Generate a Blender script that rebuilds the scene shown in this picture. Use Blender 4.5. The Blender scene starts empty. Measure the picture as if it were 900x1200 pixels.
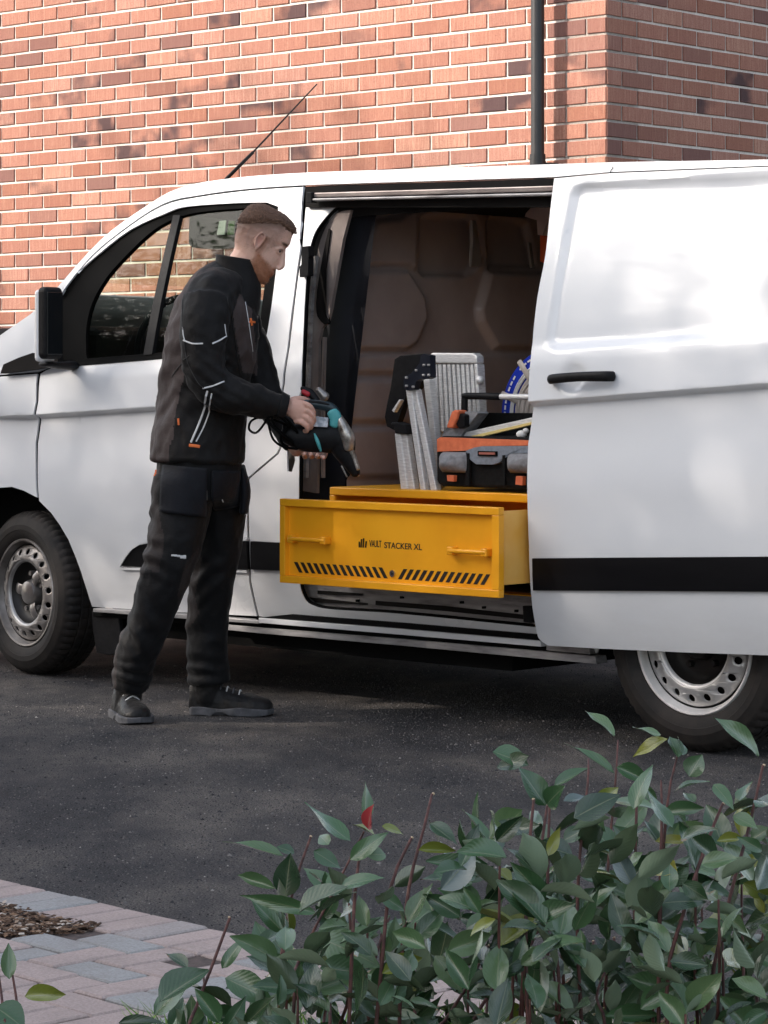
import bpy, bmesh, math, random
import numpy as np
from math import sin, cos, tan, atan, atan2, radians, pi, sqrt
from mathutils import Vector, Matrix, noise
from mathutils.geometry import tessellate_polygon
random.seed(7)
S = bpy.context.scene
COL = S.collection
# ------------------------------------------------------------------ camera
F = 3200.0                      # focal length in photograph pixels (900 px wide)
H = 1.215                       # height of the lens above the ground
HZ = 450.0                      # horizon row
cam = bpy.data.cameras.new('camera'); camo = bpy.data.objects.new('camera', cam); COL.objects.link(camo)
camo.location = (0, 0, H); camo.rotation_euler = (radians(90), 0, 0)
cam.sensor_fit = 'HORIZONTAL'; cam.sensor_width = 36; cam.lens = 36 * F / 900
cam.shift_y = -(600 - HZ) / 900
cam.clip_start = 0.1; cam.clip_end = 2000
S.camera = camo
S.render.resolution_x = 768; S.render.resolution_y = 1024
S.render.engine = 'CYCLES'
# ------------------------------------------------------------------ light
SUN_AZ = (-0.985, -0.17); SUN_EL = radians(27)
W = bpy.data.worlds.new('World'); S.world = W; W.use_nodes = True
nt = W.node_tree; bgn = nt.nodes['Background']
sky = nt.nodes.new('ShaderNodeTexSky'); sky.sky_type = 'NISHITA'; sky.sun_disc = False
sky.sun_elevation = SUN_EL; sky.sun_rotation = atan2(SUN_AZ[0], SUN_AZ[1])
sky.air_density = 1.0; sky.dust_density = 3.0; sky.ozone_density = 1.0
hsv = nt.nodes.new('ShaderNodeHueSaturation'); hsv.inputs['Saturation'].default_value = .55     # thin high haze: a paler sky
nt.links.new(sky.outputs[0], hsv.inputs['Color']); nt.links.new(hsv.outputs[0], bgn.inputs[0]); bgn.inputs[1].default_value = 0.15
sun = bpy.data.lights.new('sun', 'SUN'); suno = bpy.data.objects.new('sun', sun); COL.objects.link(suno)
sun.energy = 2.8; sun.angle = radians(0.6); sun.color = (1.0, 0.90, 0.80)
sd = Vector((SUN_AZ[0] * cos(SUN_EL), SUN_AZ[1] * cos(SUN_EL), sin(SUN_EL)))
suno.rotation_euler = sd.to_track_quat('Z', 'Y').to_euler(); suno.location = sd * 20
S.view_settings.view_transform = 'Standard'; S.view_settings.look = 'None'
S.view_settings.exposure = 1.4; S.view_settings.gamma = 1.0
try:
    S.cycles.max_bounces = 8; S.cycles.transparent_max_bounces = 16
except Exception: pass

# ------------------------------------------------------------------ helpers
def P(u, v, d): return Vector(((u - 450) / F * d, d, H - (v - HZ) / F * d))
def G(u, v):                                     # ground point under a pixel
    d = H * F / (v - HZ); return Vector(((u - 450) / F * d, d, 0))
def link(o, parent=None):
    COL.objects.link(o)
    if parent is not None: o.parent = parent
    return o
def tag(o, label=None, cat=None, group=None, kind=None):
    if label: o['label'] = label
    if cat: o['category'] = cat
    if group: o['group'] = group
    if kind: o['kind'] = kind
    return o
def empty(name, loc, rz=0, label=None, cat=None, group=None):
    o = bpy.data.objects.new(name, None); link(o); o.location = loc; o.rotation_euler = (0, 0, rz)
    o.empty_display_size = .1
    return tag(o, label, cat, group)
def obj(name, me, mat=None, parent=None, smooth=False):
    if isinstance(me, bmesh.types.BMesh):
        bm = me; me = bpy.data.meshes.new(name); bm.to_mesh(me); bm.free()
    if mat is not None and not me.materials:
        for m in (mat if isinstance(mat, (list, tuple)) else [mat]): me.materials.append(m)
    if smooth:
        me.polygons.foreach_set('use_smooth', [True] * len(me.polygons)); me.update()
    return link(bpy.data.objects.new(name, me), parent)
def world_to(parent, o):                          # keep world-space vertices under an unrotated / rotated parent
    o.matrix_parent_inverse = (Matrix.Translation(parent.location) @ parent.rotation_euler.to_matrix().to_4x4()).inverted()
    return o
def mod_solid(o, th, off=-1):
    m = o.modifiers.new('thickness', 'SOLIDIFY'); m.thickness = th; m.offset = off; return o
def mod_bevel(o, w, seg=2):
    m = o.modifiers.new('bevel', 'BEVEL'); m.width = w; m.segments = seg; m.limit_method = 'ANGLE'; m.angle_limit = radians(35); return o
def auto(o, ang=40):
    me = o.data
    me.polygons.foreach_set('use_smooth', [True] * len(me.polygons))
    me.set_sharp_from_angle(angle=radians(ang)); return o
def bx(bm, x0, x1, y0, y1, z0, z1):
    vs = [bm.verts.new((x, y, z)) for x in (x0, x1) for y in (y0, y1) for z in (z0, z1)]
    for f in ((0, 1, 3, 2), (4, 6, 7, 5), (0, 4, 5, 1), (2, 3, 7, 6), (0, 2, 6, 4), (1, 5, 7, 3)):
        bm.faces.new([vs[i] for i in f])
def box(name, x0, x1, y0, y1, z0, z1, mat, parent=None, bev=0, seg=2):
    bm = bmesh.new(); bx(bm, x0, x1, y0, y1, z0, z1); bmesh.ops.recalc_face_normals(bm, faces=bm.faces)
    o = obj(name, bm, mat, parent)
    if bev: mod_bevel(o, bev, seg)
    return o
def cat(pts, n=5, closed=False):                  # Catmull-Rom through tuples
    pts = [tuple(p) for p in pts]; k = len(pts); out = []
    rng = range(k) if closed else range(k - 1)
    for i in rng:
        if closed: p0, p1, p2, p3 = pts[i - 1], pts[i], pts[(i + 1) % k], pts[(i + 2) % k]
        else: p0, p1, p2, p3 = pts[max(i - 1, 0)], pts[i], pts[i + 1], pts[min(i + 2, k - 1)]
        for j in range(n):
            t = j / n
            out.append(tuple(.5 * (2 * b + (c - a) * t + (2 * a - 5 * b + 4 * c - d) * t * t + (3 * b - a - 3 * c + d) * t ** 3)
                             for a, b, c, d in zip(p0, p1, p2, p3)))
    if not closed: out.append(pts[-1])
    return out
def tube(bm, path, r1, r2=None, ref=(0, 1, 0), seg=12, n=4, caps=True, rnd=True):
    """loft of elliptic rings along a path; r1 across the picture plane, r2 along ref"""
    k = len(path); r2 = r2 if r2 is not None else r1
    if not hasattr(r1, '__len__'): r1 = [r1] * k
    if not hasattr(r2, '__len__'): r2 = [r2] * k
    rows = [tuple(p) + (a, b) for p, a, b in zip(path, r1, r2)]
    if n > 1: rows = cat(rows, n)
    P_ = [Vector(r[:3]) for r in rows]; ref = Vector(ref)
    T = [(P_[min(i + 1, len(P_) - 1)] - P_[max(i - 1, 0)]).normalized() for i in range(len(P_))]
    rings = []
    def ring(c, t, a, b):
        s2 = ref - ref.dot(t) * t
        if s2.length < 1e-3: s2 = Vector((1, 0, .3)) - Vector((1, 0, .3)).dot(t) * t
        s2.normalize(); s1 = t.cross(s2)
        return [bm.verts.new(c + s1 * a * cos(2 * pi * q / seg) + s2 * b * sin(2 * pi * q / seg)) for q in range(seg)]
    if rnd and caps:
        a, b = rows[0][3:5]; m = min(a, b)
        for ph in (80, 55, 28): rings.append(ring(P_[0] - T[0] * m * sin(radians(ph)) * .8, T[0], a * cos(radians(ph)), b * cos(radians(ph))))
    for c, t, r in zip(P_, T, rows): rings.append(ring(c, t, r[3], r[4]))
    if rnd and caps:
        a, b = rows[-1][3:5]; m = min(a, b)
        for ph in (28, 55, 80): rings.append(ring(P_[-1] + T[-1] * m * sin(radians(ph)) * .8, T[-1], a * cos(radians(ph)), b * cos(radians(ph))))
    for A, B in zip(rings, rings[1:]):
        for q in range(seg): bm.faces.new((A[q], A[(q + 1) % seg], B[(q + 1) % seg], B[q]))
    if caps:
        bm.faces.new(rings[0][::-1]); bm.faces.new(rings[-1])
    return rings
def ball(bm, c, r, rot=None, seg=16):
    M = Matrix.Translation(c) @ (rot if rot is not None else Matrix.Identity(4)) @ Matrix.Diagonal((*(r if hasattr(r, '__len__') else (r, r, r)), 1))
    bmesh.ops.create_uvsphere(bm, u_segments=seg, v_segments=seg // 2 + 2, radius=1, matrix=M)
def fuse(name, bm, voxel, smooth, mat, parent=None, deform=None, sf=.5):
    bmesh.ops.recalc_face_normals(bm, faces=bm.faces)
    me = bpy.data.meshes.new(name); bm.to_mesh(me); bm.free()
    o = bpy.data.objects.new(name, me); COL.objects.link(o)
    r = o.modifiers.new('r', 'REMESH'); r.mode = 'VOXEL'; r.voxel_size = voxel; r.adaptivity = 0
    if smooth: s = o.modifiers.new('s', 'SMOOTH'); s.iterations = smooth; s.factor = sf
    bpy.context.view_layer.update()
    dg = bpy.context.evaluated_depsgraph_get()
    me2 = bpy.data.meshes.new_from_object(o.evaluated_get(dg)); me2.name = name
    bpy.data.objects.remove(o); bpy.data.meshes.remove(me)
    n = len(me2.vertices); co = np.empty(n * 3, np.float32); me2.vertices.foreach_get('co', co)
    no = np.empty(n * 3, np.float32); me2.vertices.foreach_get('normal', no)
    if deform is not None:
        co = deform(co.reshape(-1, 3), no.reshape(-1, 3)); me2.vertices.foreach_set('co', co.astype(np.float32).ravel()); me2.update()
    me2.materials.clear(); me2.materials.append(mat)
    o = obj(name, me2, None, parent, smooth=True)
    return o
def fbm(co, sc, seed=0, oct=3):
    sx, sy, sz = sc if hasattr(sc, '__len__') else (sc, sc, sc)
    out = np.empty(len(co))
    for i, (x, y, z) in enumerate(co):
        out[i] = noise.fractal(Vector((x * sx + seed, y * sy + seed * 1.7, z * sz)), .6, 2.1, oct)
    return out
def sstep(a, b, x):
    t = np.clip((x - a) / (b - a), 0, 1); return t * t * (3 - 2 * t)
# ------------------------------------------------------------------ materials
def mat(name, col=(.5, .5, .5), rough=.5, metal=0, spec=.4, coat=0, emit=None):
    m = bpy.data.materials.new(name); m.use_nodes = True
    b = m.node_tree.nodes['Principled BSDF']
    b.inputs['Base Color'].default_value = (*col, 1); b.inputs['Roughness'].default_value = rough
    b.inputs['Metallic'].default_value = metal; b.inputs['Specular IOR Level'].default_value = spec
    b.inputs['Coat Weight'].default_value = coat; b.inputs['Coat Roughness'].default_value = .05
    return m
class N:                                          # tiny node helper
    def __init__(s, m): s.t = m.node_tree; s.b = s.t.nodes['Principled BSDF']
    def n(s, typ, **kw):
        x = s.t.nodes.new('ShaderNode' + typ)
        for k, v in kw.items():
            if k in x.inputs.keys() if hasattr(x.inputs, 'keys') else False: x.inputs[k].default_value = v
            else: setattr(x, k, v)
        return x
    def l(s, a, b): s.t.links.new(a, b)
    def coord(s, kind='Object', scale=(1, 1, 1), loc=(0, 0, 0)):
        if kind == 'World': o = s.n('NewGeometry').outputs['Position']
        else: o = s.n('TexCoord').outputs[kind]
        mp = s.n('Mapping'); mp.inputs['Scale'].default_value = scale; mp.inputs['Location'].default_value = loc
        s.l(o, mp.inputs[0]); return mp.outputs[0]
    def noise(s, vec, scale=5, detail=4, rough=.55):
        x = s.n('TexNoise'); x.inputs['Scale'].default_value = scale; x.inputs['Detail'].default_value = detail
        x.inputs['Roughness'].default_value = rough; s.l(vec, x.inputs['Vector']); return x.outputs[0]
    def ramp(s, f, stops):
        r = s.n('ValToRGB'); e = r.color_ramp.elements
        while len(e) < len(stops): e.new(.5)
        for el, (p, c) in zip(e, stops): el.position = p; el.color = (*c, 1) if len(c) == 3 else c
        s.l(f, r.inputs[0]); return r.outputs[0]
    def mix(s, f, a, b, blend='MIX'):
        x = s.n('Mix', data_type='RGBA', blend_type=blend)
        for sock, val in ((x.inputs[0], f), (x.inputs[6], a), (x.inputs[7], b)):
            if isinstance(val, bpy.types.NodeSocket): s.l(val, sock)
            elif isinstance(val, tuple): sock.default_value = (*val, 1)
            else: sock.default_value = val
        return x.outputs[2]
    def math(s, op, a, b=None, c=None):
        x = s.n('Math', operation=op)
        for i, v in enumerate((a, b, c)):
            if v is None: continue
            if isinstance(v, bpy.types.NodeSocket): s.l(v, x.inputs[i])
            else: x.inputs[i].default_value = v
        return x.outputs[0]
    def bump(s, f, strength=.3, dist=.01):
        x = s.n('Bump'); x.inputs['Strength'].default_value = strength; x.inputs['Distance'].default_value = dist
        s.l(f, x.inputs['Height']); s.l(x.outputs[0], s.b.inputs['Normal'])
def K(v): return (v, v, v)
def speckled(name, stops, scale, rough=.6, metal=0, bump=.2, dist=.005, kind='Object', cs=(1, 1, 1), detail=5, rr=None, coat=0, spec=.5):
    m = mat(name, (.5, .5, .5), rough, metal, spec, coat); g = N(m); v = g.coord(kind, cs); f = g.noise(v, scale, detail)
    g.l(g.ramp(f, stops), g.b.inputs['Base Color'])
    if bump: g.bump(f, bump, dist)
    if rr: g.l(g.ramp(f, [(.3, K(rr[0])), (.7, K(rr[1]))]), g.b.inputs['Roughness'])
    return m
# white paint: slightly uneven clear coat, road film towards the sills
M_paint = mat('white_car_paint', (.74, .75, .76), .32, 0, .5, .6); g = N(M_paint)
v = g.coord('Object', (1, 1, 1)); f1 = g.noise(v, 1.3, 5); f2 = g.noise(g.coord('Object', (3, 3, 9)), 2.5, 6, .7)
sx = g.n('SeparateXYZ'); g.l(v, sx.inputs[0])
low = g.math('MULTIPLY', g.ramp(sx.outputs[2], [(.25, K(1)), (.75, K(0))]), f2)
c = g.mix(g.math('MULTIPLY', f1, .05), (.71, .72, .735), (.64, .65, .66))
g.l(g.mix(g.math('MULTIPLY', low, .30), c, (.36, .32, .28)), g.b.inputs['Base Color'])
g.l(g.math('MULTIPLY_ADD', f1, .05, .24), g.b.inputs['Roughness'])
M_seam = mat('dark_seam', (.004, .004, .004), .9, spec=.1)
M_blackpl = speckled('black_plastic', [(.3, (.006, .006, .007)), (.7, (.012, .012, .013))], 60, .5, spec=.15, bump=.1, dist=.001)
M_trim = speckled('black_trim', [(.35, (.003, .003, .004)), (.75, (.006, .006, .007))], 4, .4, spec=.22, bump=0, cs=(1, 1, 8))
M_rubber = mat('rubber_seal', (.003, .003, .003), .7, spec=.05)
M_glassy = bpy.data.materials.new('tinted_glass'); M_glassy.use_nodes = True
def glass(m, tint=(.72, .78, .70), base=.05):
    t = m.node_tree; t.nodes.clear(); out = t.nodes.new('ShaderNodeOutputMaterial'); mx = t.nodes.new('ShaderNodeMixShader')
    tr = t.nodes.new('ShaderNodeBsdfTransparent'); gl = t.nodes.new('ShaderNodeBsdfGlossy'); lw = t.nodes.new('ShaderNodeLayerWeight'); fr = t.nodes.new('ShaderNodeMath'); f0 = t.nodes.new('ShaderNodeMath'); f0.operation = 'POWER'; t.links.new(lw.outputs['Facing'], f0.inputs[0]); f0.inputs[1].default_value = 5; fr.operation = 'MULTIPLY_ADD'; t.links.new(f0.outputs[0], fr.inputs[0]); fr.inputs[1].default_value = .93; fr.inputs[2].default_value = .018
    tr.inputs[0].default_value = (*tint, 1); gl.inputs['Roughness'].default_value = .02; lw.inputs[0].default_value = .5
    t.links.new(fr.outputs[0], mx.inputs[0]); t.links.new(tr.outputs[0], mx.inputs[1]); t.links.new(gl.outputs[0], mx.inputs[2])
    t.links.new(mx.outputs[0], out.inputs[0])
glass(M_glassy)
M_screen = bpy.data.materials.new('windscreen_glass'); M_screen.use_nodes = True; glass(M_screen, (.82, .88, .82))
M_tyre = mat('tyre_rubber', (.02, .02, .02), .75); g = N(M_tyre); v = g.coord('Object'); f = g.noise(v, 7, 6, .7)
g.l(g.ramp(f, [(.35, (.006, .0055, .0055)), (.72, (.030, .023, .019))]), g.b.inputs['Base Color']); g.bump(g.noise(v, 60, 3), .2, .003)
M_rim = speckled('steel_rim', [(.3, (.24, .23, .22)), (.55, (.47, .46, .45)), (.8, (.58, .57, .56))], 6, .35, .45, bump=.08, dist=.003)
M_rimd = speckled('dusty_steel_rim', [(.3, (.09, .075, .066)), (.55, (.26, .24, .225)), (.8, (.44, .42, .40))], 7, .4, .4, bump=.08, dist=.003)
M_lip = speckled('bright_rim_lip', [(.3, (.60, .58, .56)), (.7, (.82, .80, .78))], 9, .35, .3)
M_dish = speckled('dark_wheel_dish', [(.3, (.005, .005, .005)), (.75, (.022, .019, .017))], 9, .45, .3)
M_cap = speckled('brake_dust_cap', [(.3, (.16, .14, .13)), (.75, (.42, .40, .38))], 9, .3, .6)
M_alu = speckled('brushed_aluminium', [(.3, (.58, .57, .56)), (.7, (.88, .87, .85))], 9, .45, .35, bump=.15, dist=.002, cs=(4, 4, 40))
M_galv = speckled('scuffed_galvanised_steel', [(.25, (.11, .10, .10)), (.5, (.34, .33, .33)), (.8, (.55, .54, .53))], 5, .42, .4, bump=.2, dist=.003, cs=(1.2, 3, 7))
M_brown = mat('bulkhead_brown', (.05, .035, .03), .42); g = N(M_brown); v = g.coord('Object'); f = g.noise(v, 2.2, 6, .6)
g.l(g.ramp(f, [(.3, (.28, .205, .185)), (.7, (.42, .33, .30))]), g.b.inputs['Base Color']); g.b.inputs['Specular IOR Level'].default_value = .25
g.b.inputs['Specular IOR Level'].default_value = .5; g.l(g.ramp(g.noise(v, 12, 5), [(.3, K(.30)), (.7, K(.46))]), g.b.inputs['Roughness']); g.bump(g.noise(v, 60, 3), .08, .002)
M_inner = speckled('inner_pillar_metal', [(.3, (.26, .21, .19)), (.7, (.50, .44, .41))], 5, .35, .5, cs=(1, 1, 1))
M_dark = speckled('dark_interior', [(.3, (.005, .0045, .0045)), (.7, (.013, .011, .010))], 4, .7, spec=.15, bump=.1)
M_yellow = mat('yellow_powder_coat', (.75, .36, .02), .38, 0, .4, .1); g = N(M_yellow); v = g.coord('Object'); f = g.noise(v, 2.5, 4)
g.l(g.ramp(f, [(.3, (.80, .33, .010)), (.45, (.88, .38, .012)), (.7, (.92, .43, .016))]), g.b.inputs['Base Color']); g.bump(g.noise(v, 350, 2), .12, .0008)
M_yellow2 = mat('yellow_coat_drawer_side', (.80, .45, .09), .45); g = N(M_yellow2); f = g.noise(g.coord('Object'), 6, 5)
g.l(g.ramp(f, [(.3, (.84, .40, .05)), (.7, (.90, .52, .14))]), g.b.inputs['Base Color'])
M_print = mat('black_print', (.015, .013, .012), .5)
M_orange = speckled('orange_fabric', [(.3, (.62, .13, .05)), (.7, (.78, .2, .08))], 40, .7)
M_grey = speckled('grey_fabric', [(.3, (.17, .17, .175)), (.7, (.27, .27, .28))], 60, .85, bump=.3)
M_blueg = speckled('blue_grey_fabric', [(.3, (.16, .18, .21)), (.7, (.24, .27, .31))], 60, .8, bump=.3)
M_blackfab = speckled('black_fabric', [(.3, (.004, .004, .004)), (.7, (.009, .009, .009))], 60, .9, spec=.2, bump=.3)
M_blue = mat('blue_plastic', (.015, .04, .42), .35)
M_beige = speckled('beige_cable', [(.3, (.38, .33, .29)), (.7, (.56, .50, .45))], 40, .55, bump=.3, cs=(1, 1, 1))
M_white = mat('white_plastic', (.75, .73, .7), .45)
M_chrome = mat('polished_metal', (.6, .6, .6), .2, 1)
M_teal = mat('teal_plastic', (.015, .10, .115), .4)
M_tealL = mat('light_teal_plastic', (.08, .36, .37), .4)
M_label = speckled('silver_label', [(.4, (.25, .28, .32)), (.6, (.6, .62, .66))], 45, .4)
M_red = mat('red_plastic', (.4, .02, .03), .4)
# ================================================================== ground
M_asph = mat('asphalt', (.04, .04, .042), .8, spec=.3); g = N(M_asph)
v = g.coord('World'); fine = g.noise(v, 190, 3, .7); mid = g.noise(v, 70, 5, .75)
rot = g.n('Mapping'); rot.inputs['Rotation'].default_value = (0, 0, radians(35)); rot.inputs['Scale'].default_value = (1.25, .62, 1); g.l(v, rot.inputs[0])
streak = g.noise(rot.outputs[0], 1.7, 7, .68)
c = g.ramp(streak, [(.30, (.024, .024, .028)), (.42, (.060, .058, .062)), (.53, (.125, .113, .106)), (.66, (.24, .21, .185))])  # pale brown bands also put sun patches on the road into its colour
c = g.mix(g.ramp(fine, [(.38, K(1)), (.56, K(0))]), c, (.010, .010, .012))
c = g.mix(g.ramp(fine, [(.60, K(0)), (.70, K(.7))]), c, (.26, .24, .225))
c = g.mix(g.ramp(mid, [(.62, K(0)), (.72, K(.25))]), c, (.14, .12, .11))
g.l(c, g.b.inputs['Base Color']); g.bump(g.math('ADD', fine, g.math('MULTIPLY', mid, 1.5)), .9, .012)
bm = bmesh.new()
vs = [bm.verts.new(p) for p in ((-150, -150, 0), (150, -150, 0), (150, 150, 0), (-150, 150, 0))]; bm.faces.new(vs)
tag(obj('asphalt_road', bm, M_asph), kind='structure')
M_chip = mat('stone_chippings', rough=.85, spec=.3); g = N(M_chip); isl = g.n('NewGeometry').outputs['Random Per Island']
g.l(g.ramp(isl, [(0, (.012, .012, .014)), (.4, (.045, .044, .048)), (.8, (.11, .10, .096)), (.975, (.17, .155, .145)), (1, (.36, .33, .30))]), g.b.inputs['Base Color'])
rc = random.Random(5); vv_ = []; ff_ = []
for i in range(70000):
    y = 5.4 + 6.4 * rc.random() ** .8; x = rc.uniform(-.165, .165) * y; r_ = rc.uniform(.0022, .0052) * (1 if rc.random() < .97 else 1.9); a = rc.uniform(0, 6.3)
    if noise.noise(Vector((x * 1.3 + y * .5, y * 2.2, 2))) < -.15 and rc.random() < .6: continue
    k = len(vv_)
    for j in range(4): vv_.append((x + r_ * cos(a + j * 1.57) * rc.uniform(.7, 1.2), y + r_ * sin(a + j * 1.57) * rc.uniform(.7, 1.2), -.001))
    vv_.append((x, y, r_ * rc.uniform(.35, .7))); ff_ += [(k, k + 1, k + 4), (k + 1, k + 2, k + 4), (k + 2, k + 3, k + 4), (k + 3, k, k + 4)]
me = bpy.data.meshes.new('stone_chippings'); me.from_pydata(vv_, [], ff_); tag(obj('stone_chippings', me, M_chip), kind='stuff')

def stone(name, lo, hi, dark):
    m = mat(name, rough=.85, spec=.25); g = N(m); oi = g.n('ObjectInfo').outputs['Random']
    v = g.coord('World'); isl = g.n('NewGeometry').outputs['Random Per Island']
    r = g.math('FRACT', g.math('ADD', oi, isl)); f = g.noise(v, 160, 4, .7); f2 = g.noise(v, 7, 5)
    c = g.ramp(r, [(0, lo), (.36, lo), (.42, hi), (1, tuple(x * 1.12 for x in hi))])
    c = g.mix(g.ramp(f, [(.4, K(.4)), (.6, K(0))]), c, dark); c = g.mix(g.ramp(f2, [(.45, K(0)), (.75, K(.35))]), c, (.2, .17, .15))
    g.l(c, g.b.inputs['Base Color']); g.bump(f, .4, .002); return m
M_paver = stone('block_paving', (.34, .34, .335), (.41, .325, .30), (.17, .145, .135))
M_joint = speckled('joint_sand', [(.3, (.05, .038, .034)), (.7, (.11, .08, .07))], 60, .95, bump=.5, kind='World')
E0 = G(0, 1039.5); ea = radians(47); e = Vector((cos(ea), -sin(ea), 0)); p = Vector((sin(ea), cos(ea), 0))
pav = obj('block_paving', bmesh.new(), M_joint); pav.location = E0; pav.rotation_euler = (0, 0, -ea); tag(pav, kind='structure')
def w2p(w): q = w - E0; return (q.dot(e), q.dot(p))
bm = bmesh.new(); bx(bm, -3, 5, -4.6, -.004, .004, .014); bm.to_mesh(pav.data); bm.free()
bed = [w2p(G(*q)) for q in ((-40, 1056), (0, 1070), (45, 1083), (84, 1096), (60, 1102), (20, 1107), (-40, 1111))]
def inside(pt, poly):
    x, y = pt; r = False; j = len(poly) - 1
    for i in range(len(poly)):
        (xi, yi), (xj, yj) = poly[i], poly[j]
        if (yi > y) != (yj > y) and x < (xj - xi) * (y - yi) / (yj - yi) + xi: r = not r
        j = i
    return r
pm = []
for k in range(4):
    bm = bmesh.new(); bx(bm, -.0957, .0957, -.0457, .0457, -.03, 0)
    for vv in bm.verts: vv.co += Vector((random.uniform(-1, 1), random.uniform(-1, 1), random.uniform(-1, .6) * .6)) * .0016
    bmesh.ops.bevel(bm, geom=[ee for ee in bm.edges if all(w.co.z > -.01 for w in ee.verts)], offset=.004, segments=1, affect='EDGES')
    me = bpy.data.meshes.new('paver'); bm.to_mesh(me); bm.free(); me.materials.append(M_paver); pm.append(me)
cands = []
for k in range(-30, 50): cands.append((k * .1 + .05, -.1, pi / 2))
for i in range(-30, 50):
    for j in range(1, 46):
        r = (i + j) % 4
        if r == 0: cands.append((i * .1 + .1, -.2 - j * .1 + .05, 0))
        elif r == 2: cands.append((i * .1 + .05, -.2 - j * .1 - .0, pi / 2))
ins = []; rest = []
for x, y, a in cands:
    if y < -4.5: continue
    if inside((x, y), bed): continue
    w = E0 + e * x + p * y; d = w.y
    if d < .5: rest.append((x, y, a)); continue
    u_, v_ = 450 + w.x / d * F, HZ + H / d * F
    (ins if -30 < u_ < 640 and v_ < 1240 else rest).append((x, y, a))
for x, y, a in ins:
    o = bpy.data.objects.new('paver', random.choice(pm)); link(o, pav)
    o.location = (x, y, .0205 + random.uniform(-.0015, .0015)); o.rotation_euler = (random.gauss(0, .006), random.gauss(0, .006), a + random.gauss(0, .006) + random.choice((0, pi)))
bm = bmesh.new()
for x, y, a in rest:
    hx, hy = (.0965, .0465) if a == 0 else (.0465, .0965)
    if abs(x) < 3 or True: bx(bm, x - hx, x + hx, y - hy, y + hy, .0, .0205)
tag(obj('pavers_beyond', bm, M_paver, pav), kind='stuff')
# bark mulch in the little bed
M_mulch = mat('bark_mulch', rough=.9); g = N(M_mulch); isl = g.n('NewGeometry').outputs['Random Per Island']
g.l(g.ramp(isl, [(0, (.03, .018, .012)), (.55, (.10, .055, .033)), (.85, (.26, .16, .10)), (1, (.62, .55, .48))]), g.b.inputs['Base Color'])
def bits(poly, n, L, base, z):
    bm = bmesh.new(); xs = [q[0] for q in poly]; ys = [q[1] for q in poly]
    while n:
        x, y = random.uniform(min(xs), max(xs)), random.uniform(min(ys), max(ys))
        if not inside((x, y), poly): continue
        n -= 1; l = L * random.uniform(.4, 1.3); w = l * random.uniform(.3, .6)
        M = Matrix.Translation(base + e * x + p * y + Vector((0, 0, z + random.uniform(0, .018)))) @ Matrix.Rotation(random.uniform(0, 6.3), 4, 'Z') @ Matrix.Rotation(random.uniform(-.6, .6), 4, 'X')
        q = [bm.verts.new(M @ Vector(c)) for c in ((-l, -w * .5, 0), (l * .8, -w, 0), (l, w * .7, 0), (-l * .7, w, 0), (0, 0, l * .3))]
        for a_, b_ in ((0, 1), (1, 2), (2, 3), (3, 0)): bm.faces.new((q[a_], q[b_], q[4]))
    return bm
bedm = [w2p(G(*q)) for q in ((-40, 1056), (0, 1070), (45, 1083), (84, 1092), (118, 1096), (90, 1103), (60, 1105), (20, 1108), (-40, 1111))]
tag(obj('bark_mulch', bits(bedm, 1900, .009, E0, .012), M_mulch), kind='stuff')
# planting soil and grass under the shrubs, in front of the paving
M_soil = speckled('planting_soil', [(.3, (.02, .014, .01)), (.7, (.06, .042, .03))], 40, .95, bump=.6, kind='World')
bm = bmesh.new(); sp = [(-2.2, 2.4), (3.2, 2.4), (3.2, 4.2), (1.6, 4.95), (-.2, 5.0), (-.75, 4.6), (-2.2, 4.6)]
q = [bm.verts.new((x, y, .026)) for x, y in sp]; q2 = [bm.verts.new((x, y, .0)) for x, y in sp]; bm.faces.new(q)
for i in range(len(sp)): bm.faces.new((q[i], q2[i], q2[(i + 1) % len(sp)], q[(i + 1) % len(sp)]))
bmesh.ops.recalc_face_normals(bm, faces=bm.faces)
tag(obj('planting_soil', bm, M_soil), kind='structure')
M_grass = mat('grass', rough=.6); g = N(M_grass); isl = g.n('NewGeometry').outputs['Random Per Island']
g.l(g.ramp(isl, [(0, (.05, .12, .02)), (.6, (.12, .26, .03)), (1, (.24, .38, .06))]), g.b.inputs['Base Color'])
bm = bmesh.new()
for i in range(4200):
    x = random.uniform(-.45, .75); y = random.uniform(4.3, 4.98)
    h = random.uniform(.03, .085); a = random.uniform(0, 6.3); w = .0028; lx, ly = random.gauss(0, .03), random.gauss(0, .03)
    b0 = Vector((x, y, .02)); s_ = Vector((cos(a) * w, sin(a) * w, 0))
    q = [bm.verts.new(b0 - s_), bm.verts.new(b0 + s_), bm.verts.new(b0 + s_ * .7 + Vector((lx * .4, ly * .4, h * .6))), bm.verts.new(b0 - s_ * .7 + Vector((lx * .4, ly * .4, h * .6))), bm.verts.new(b0 + Vector((lx, ly, h)))]
    bm.faces.new(q[:4]); bm.faces.new((q[3], q[2], q[4]))
tag(obj('grass', bm, M_grass), kind='stuff')

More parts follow.
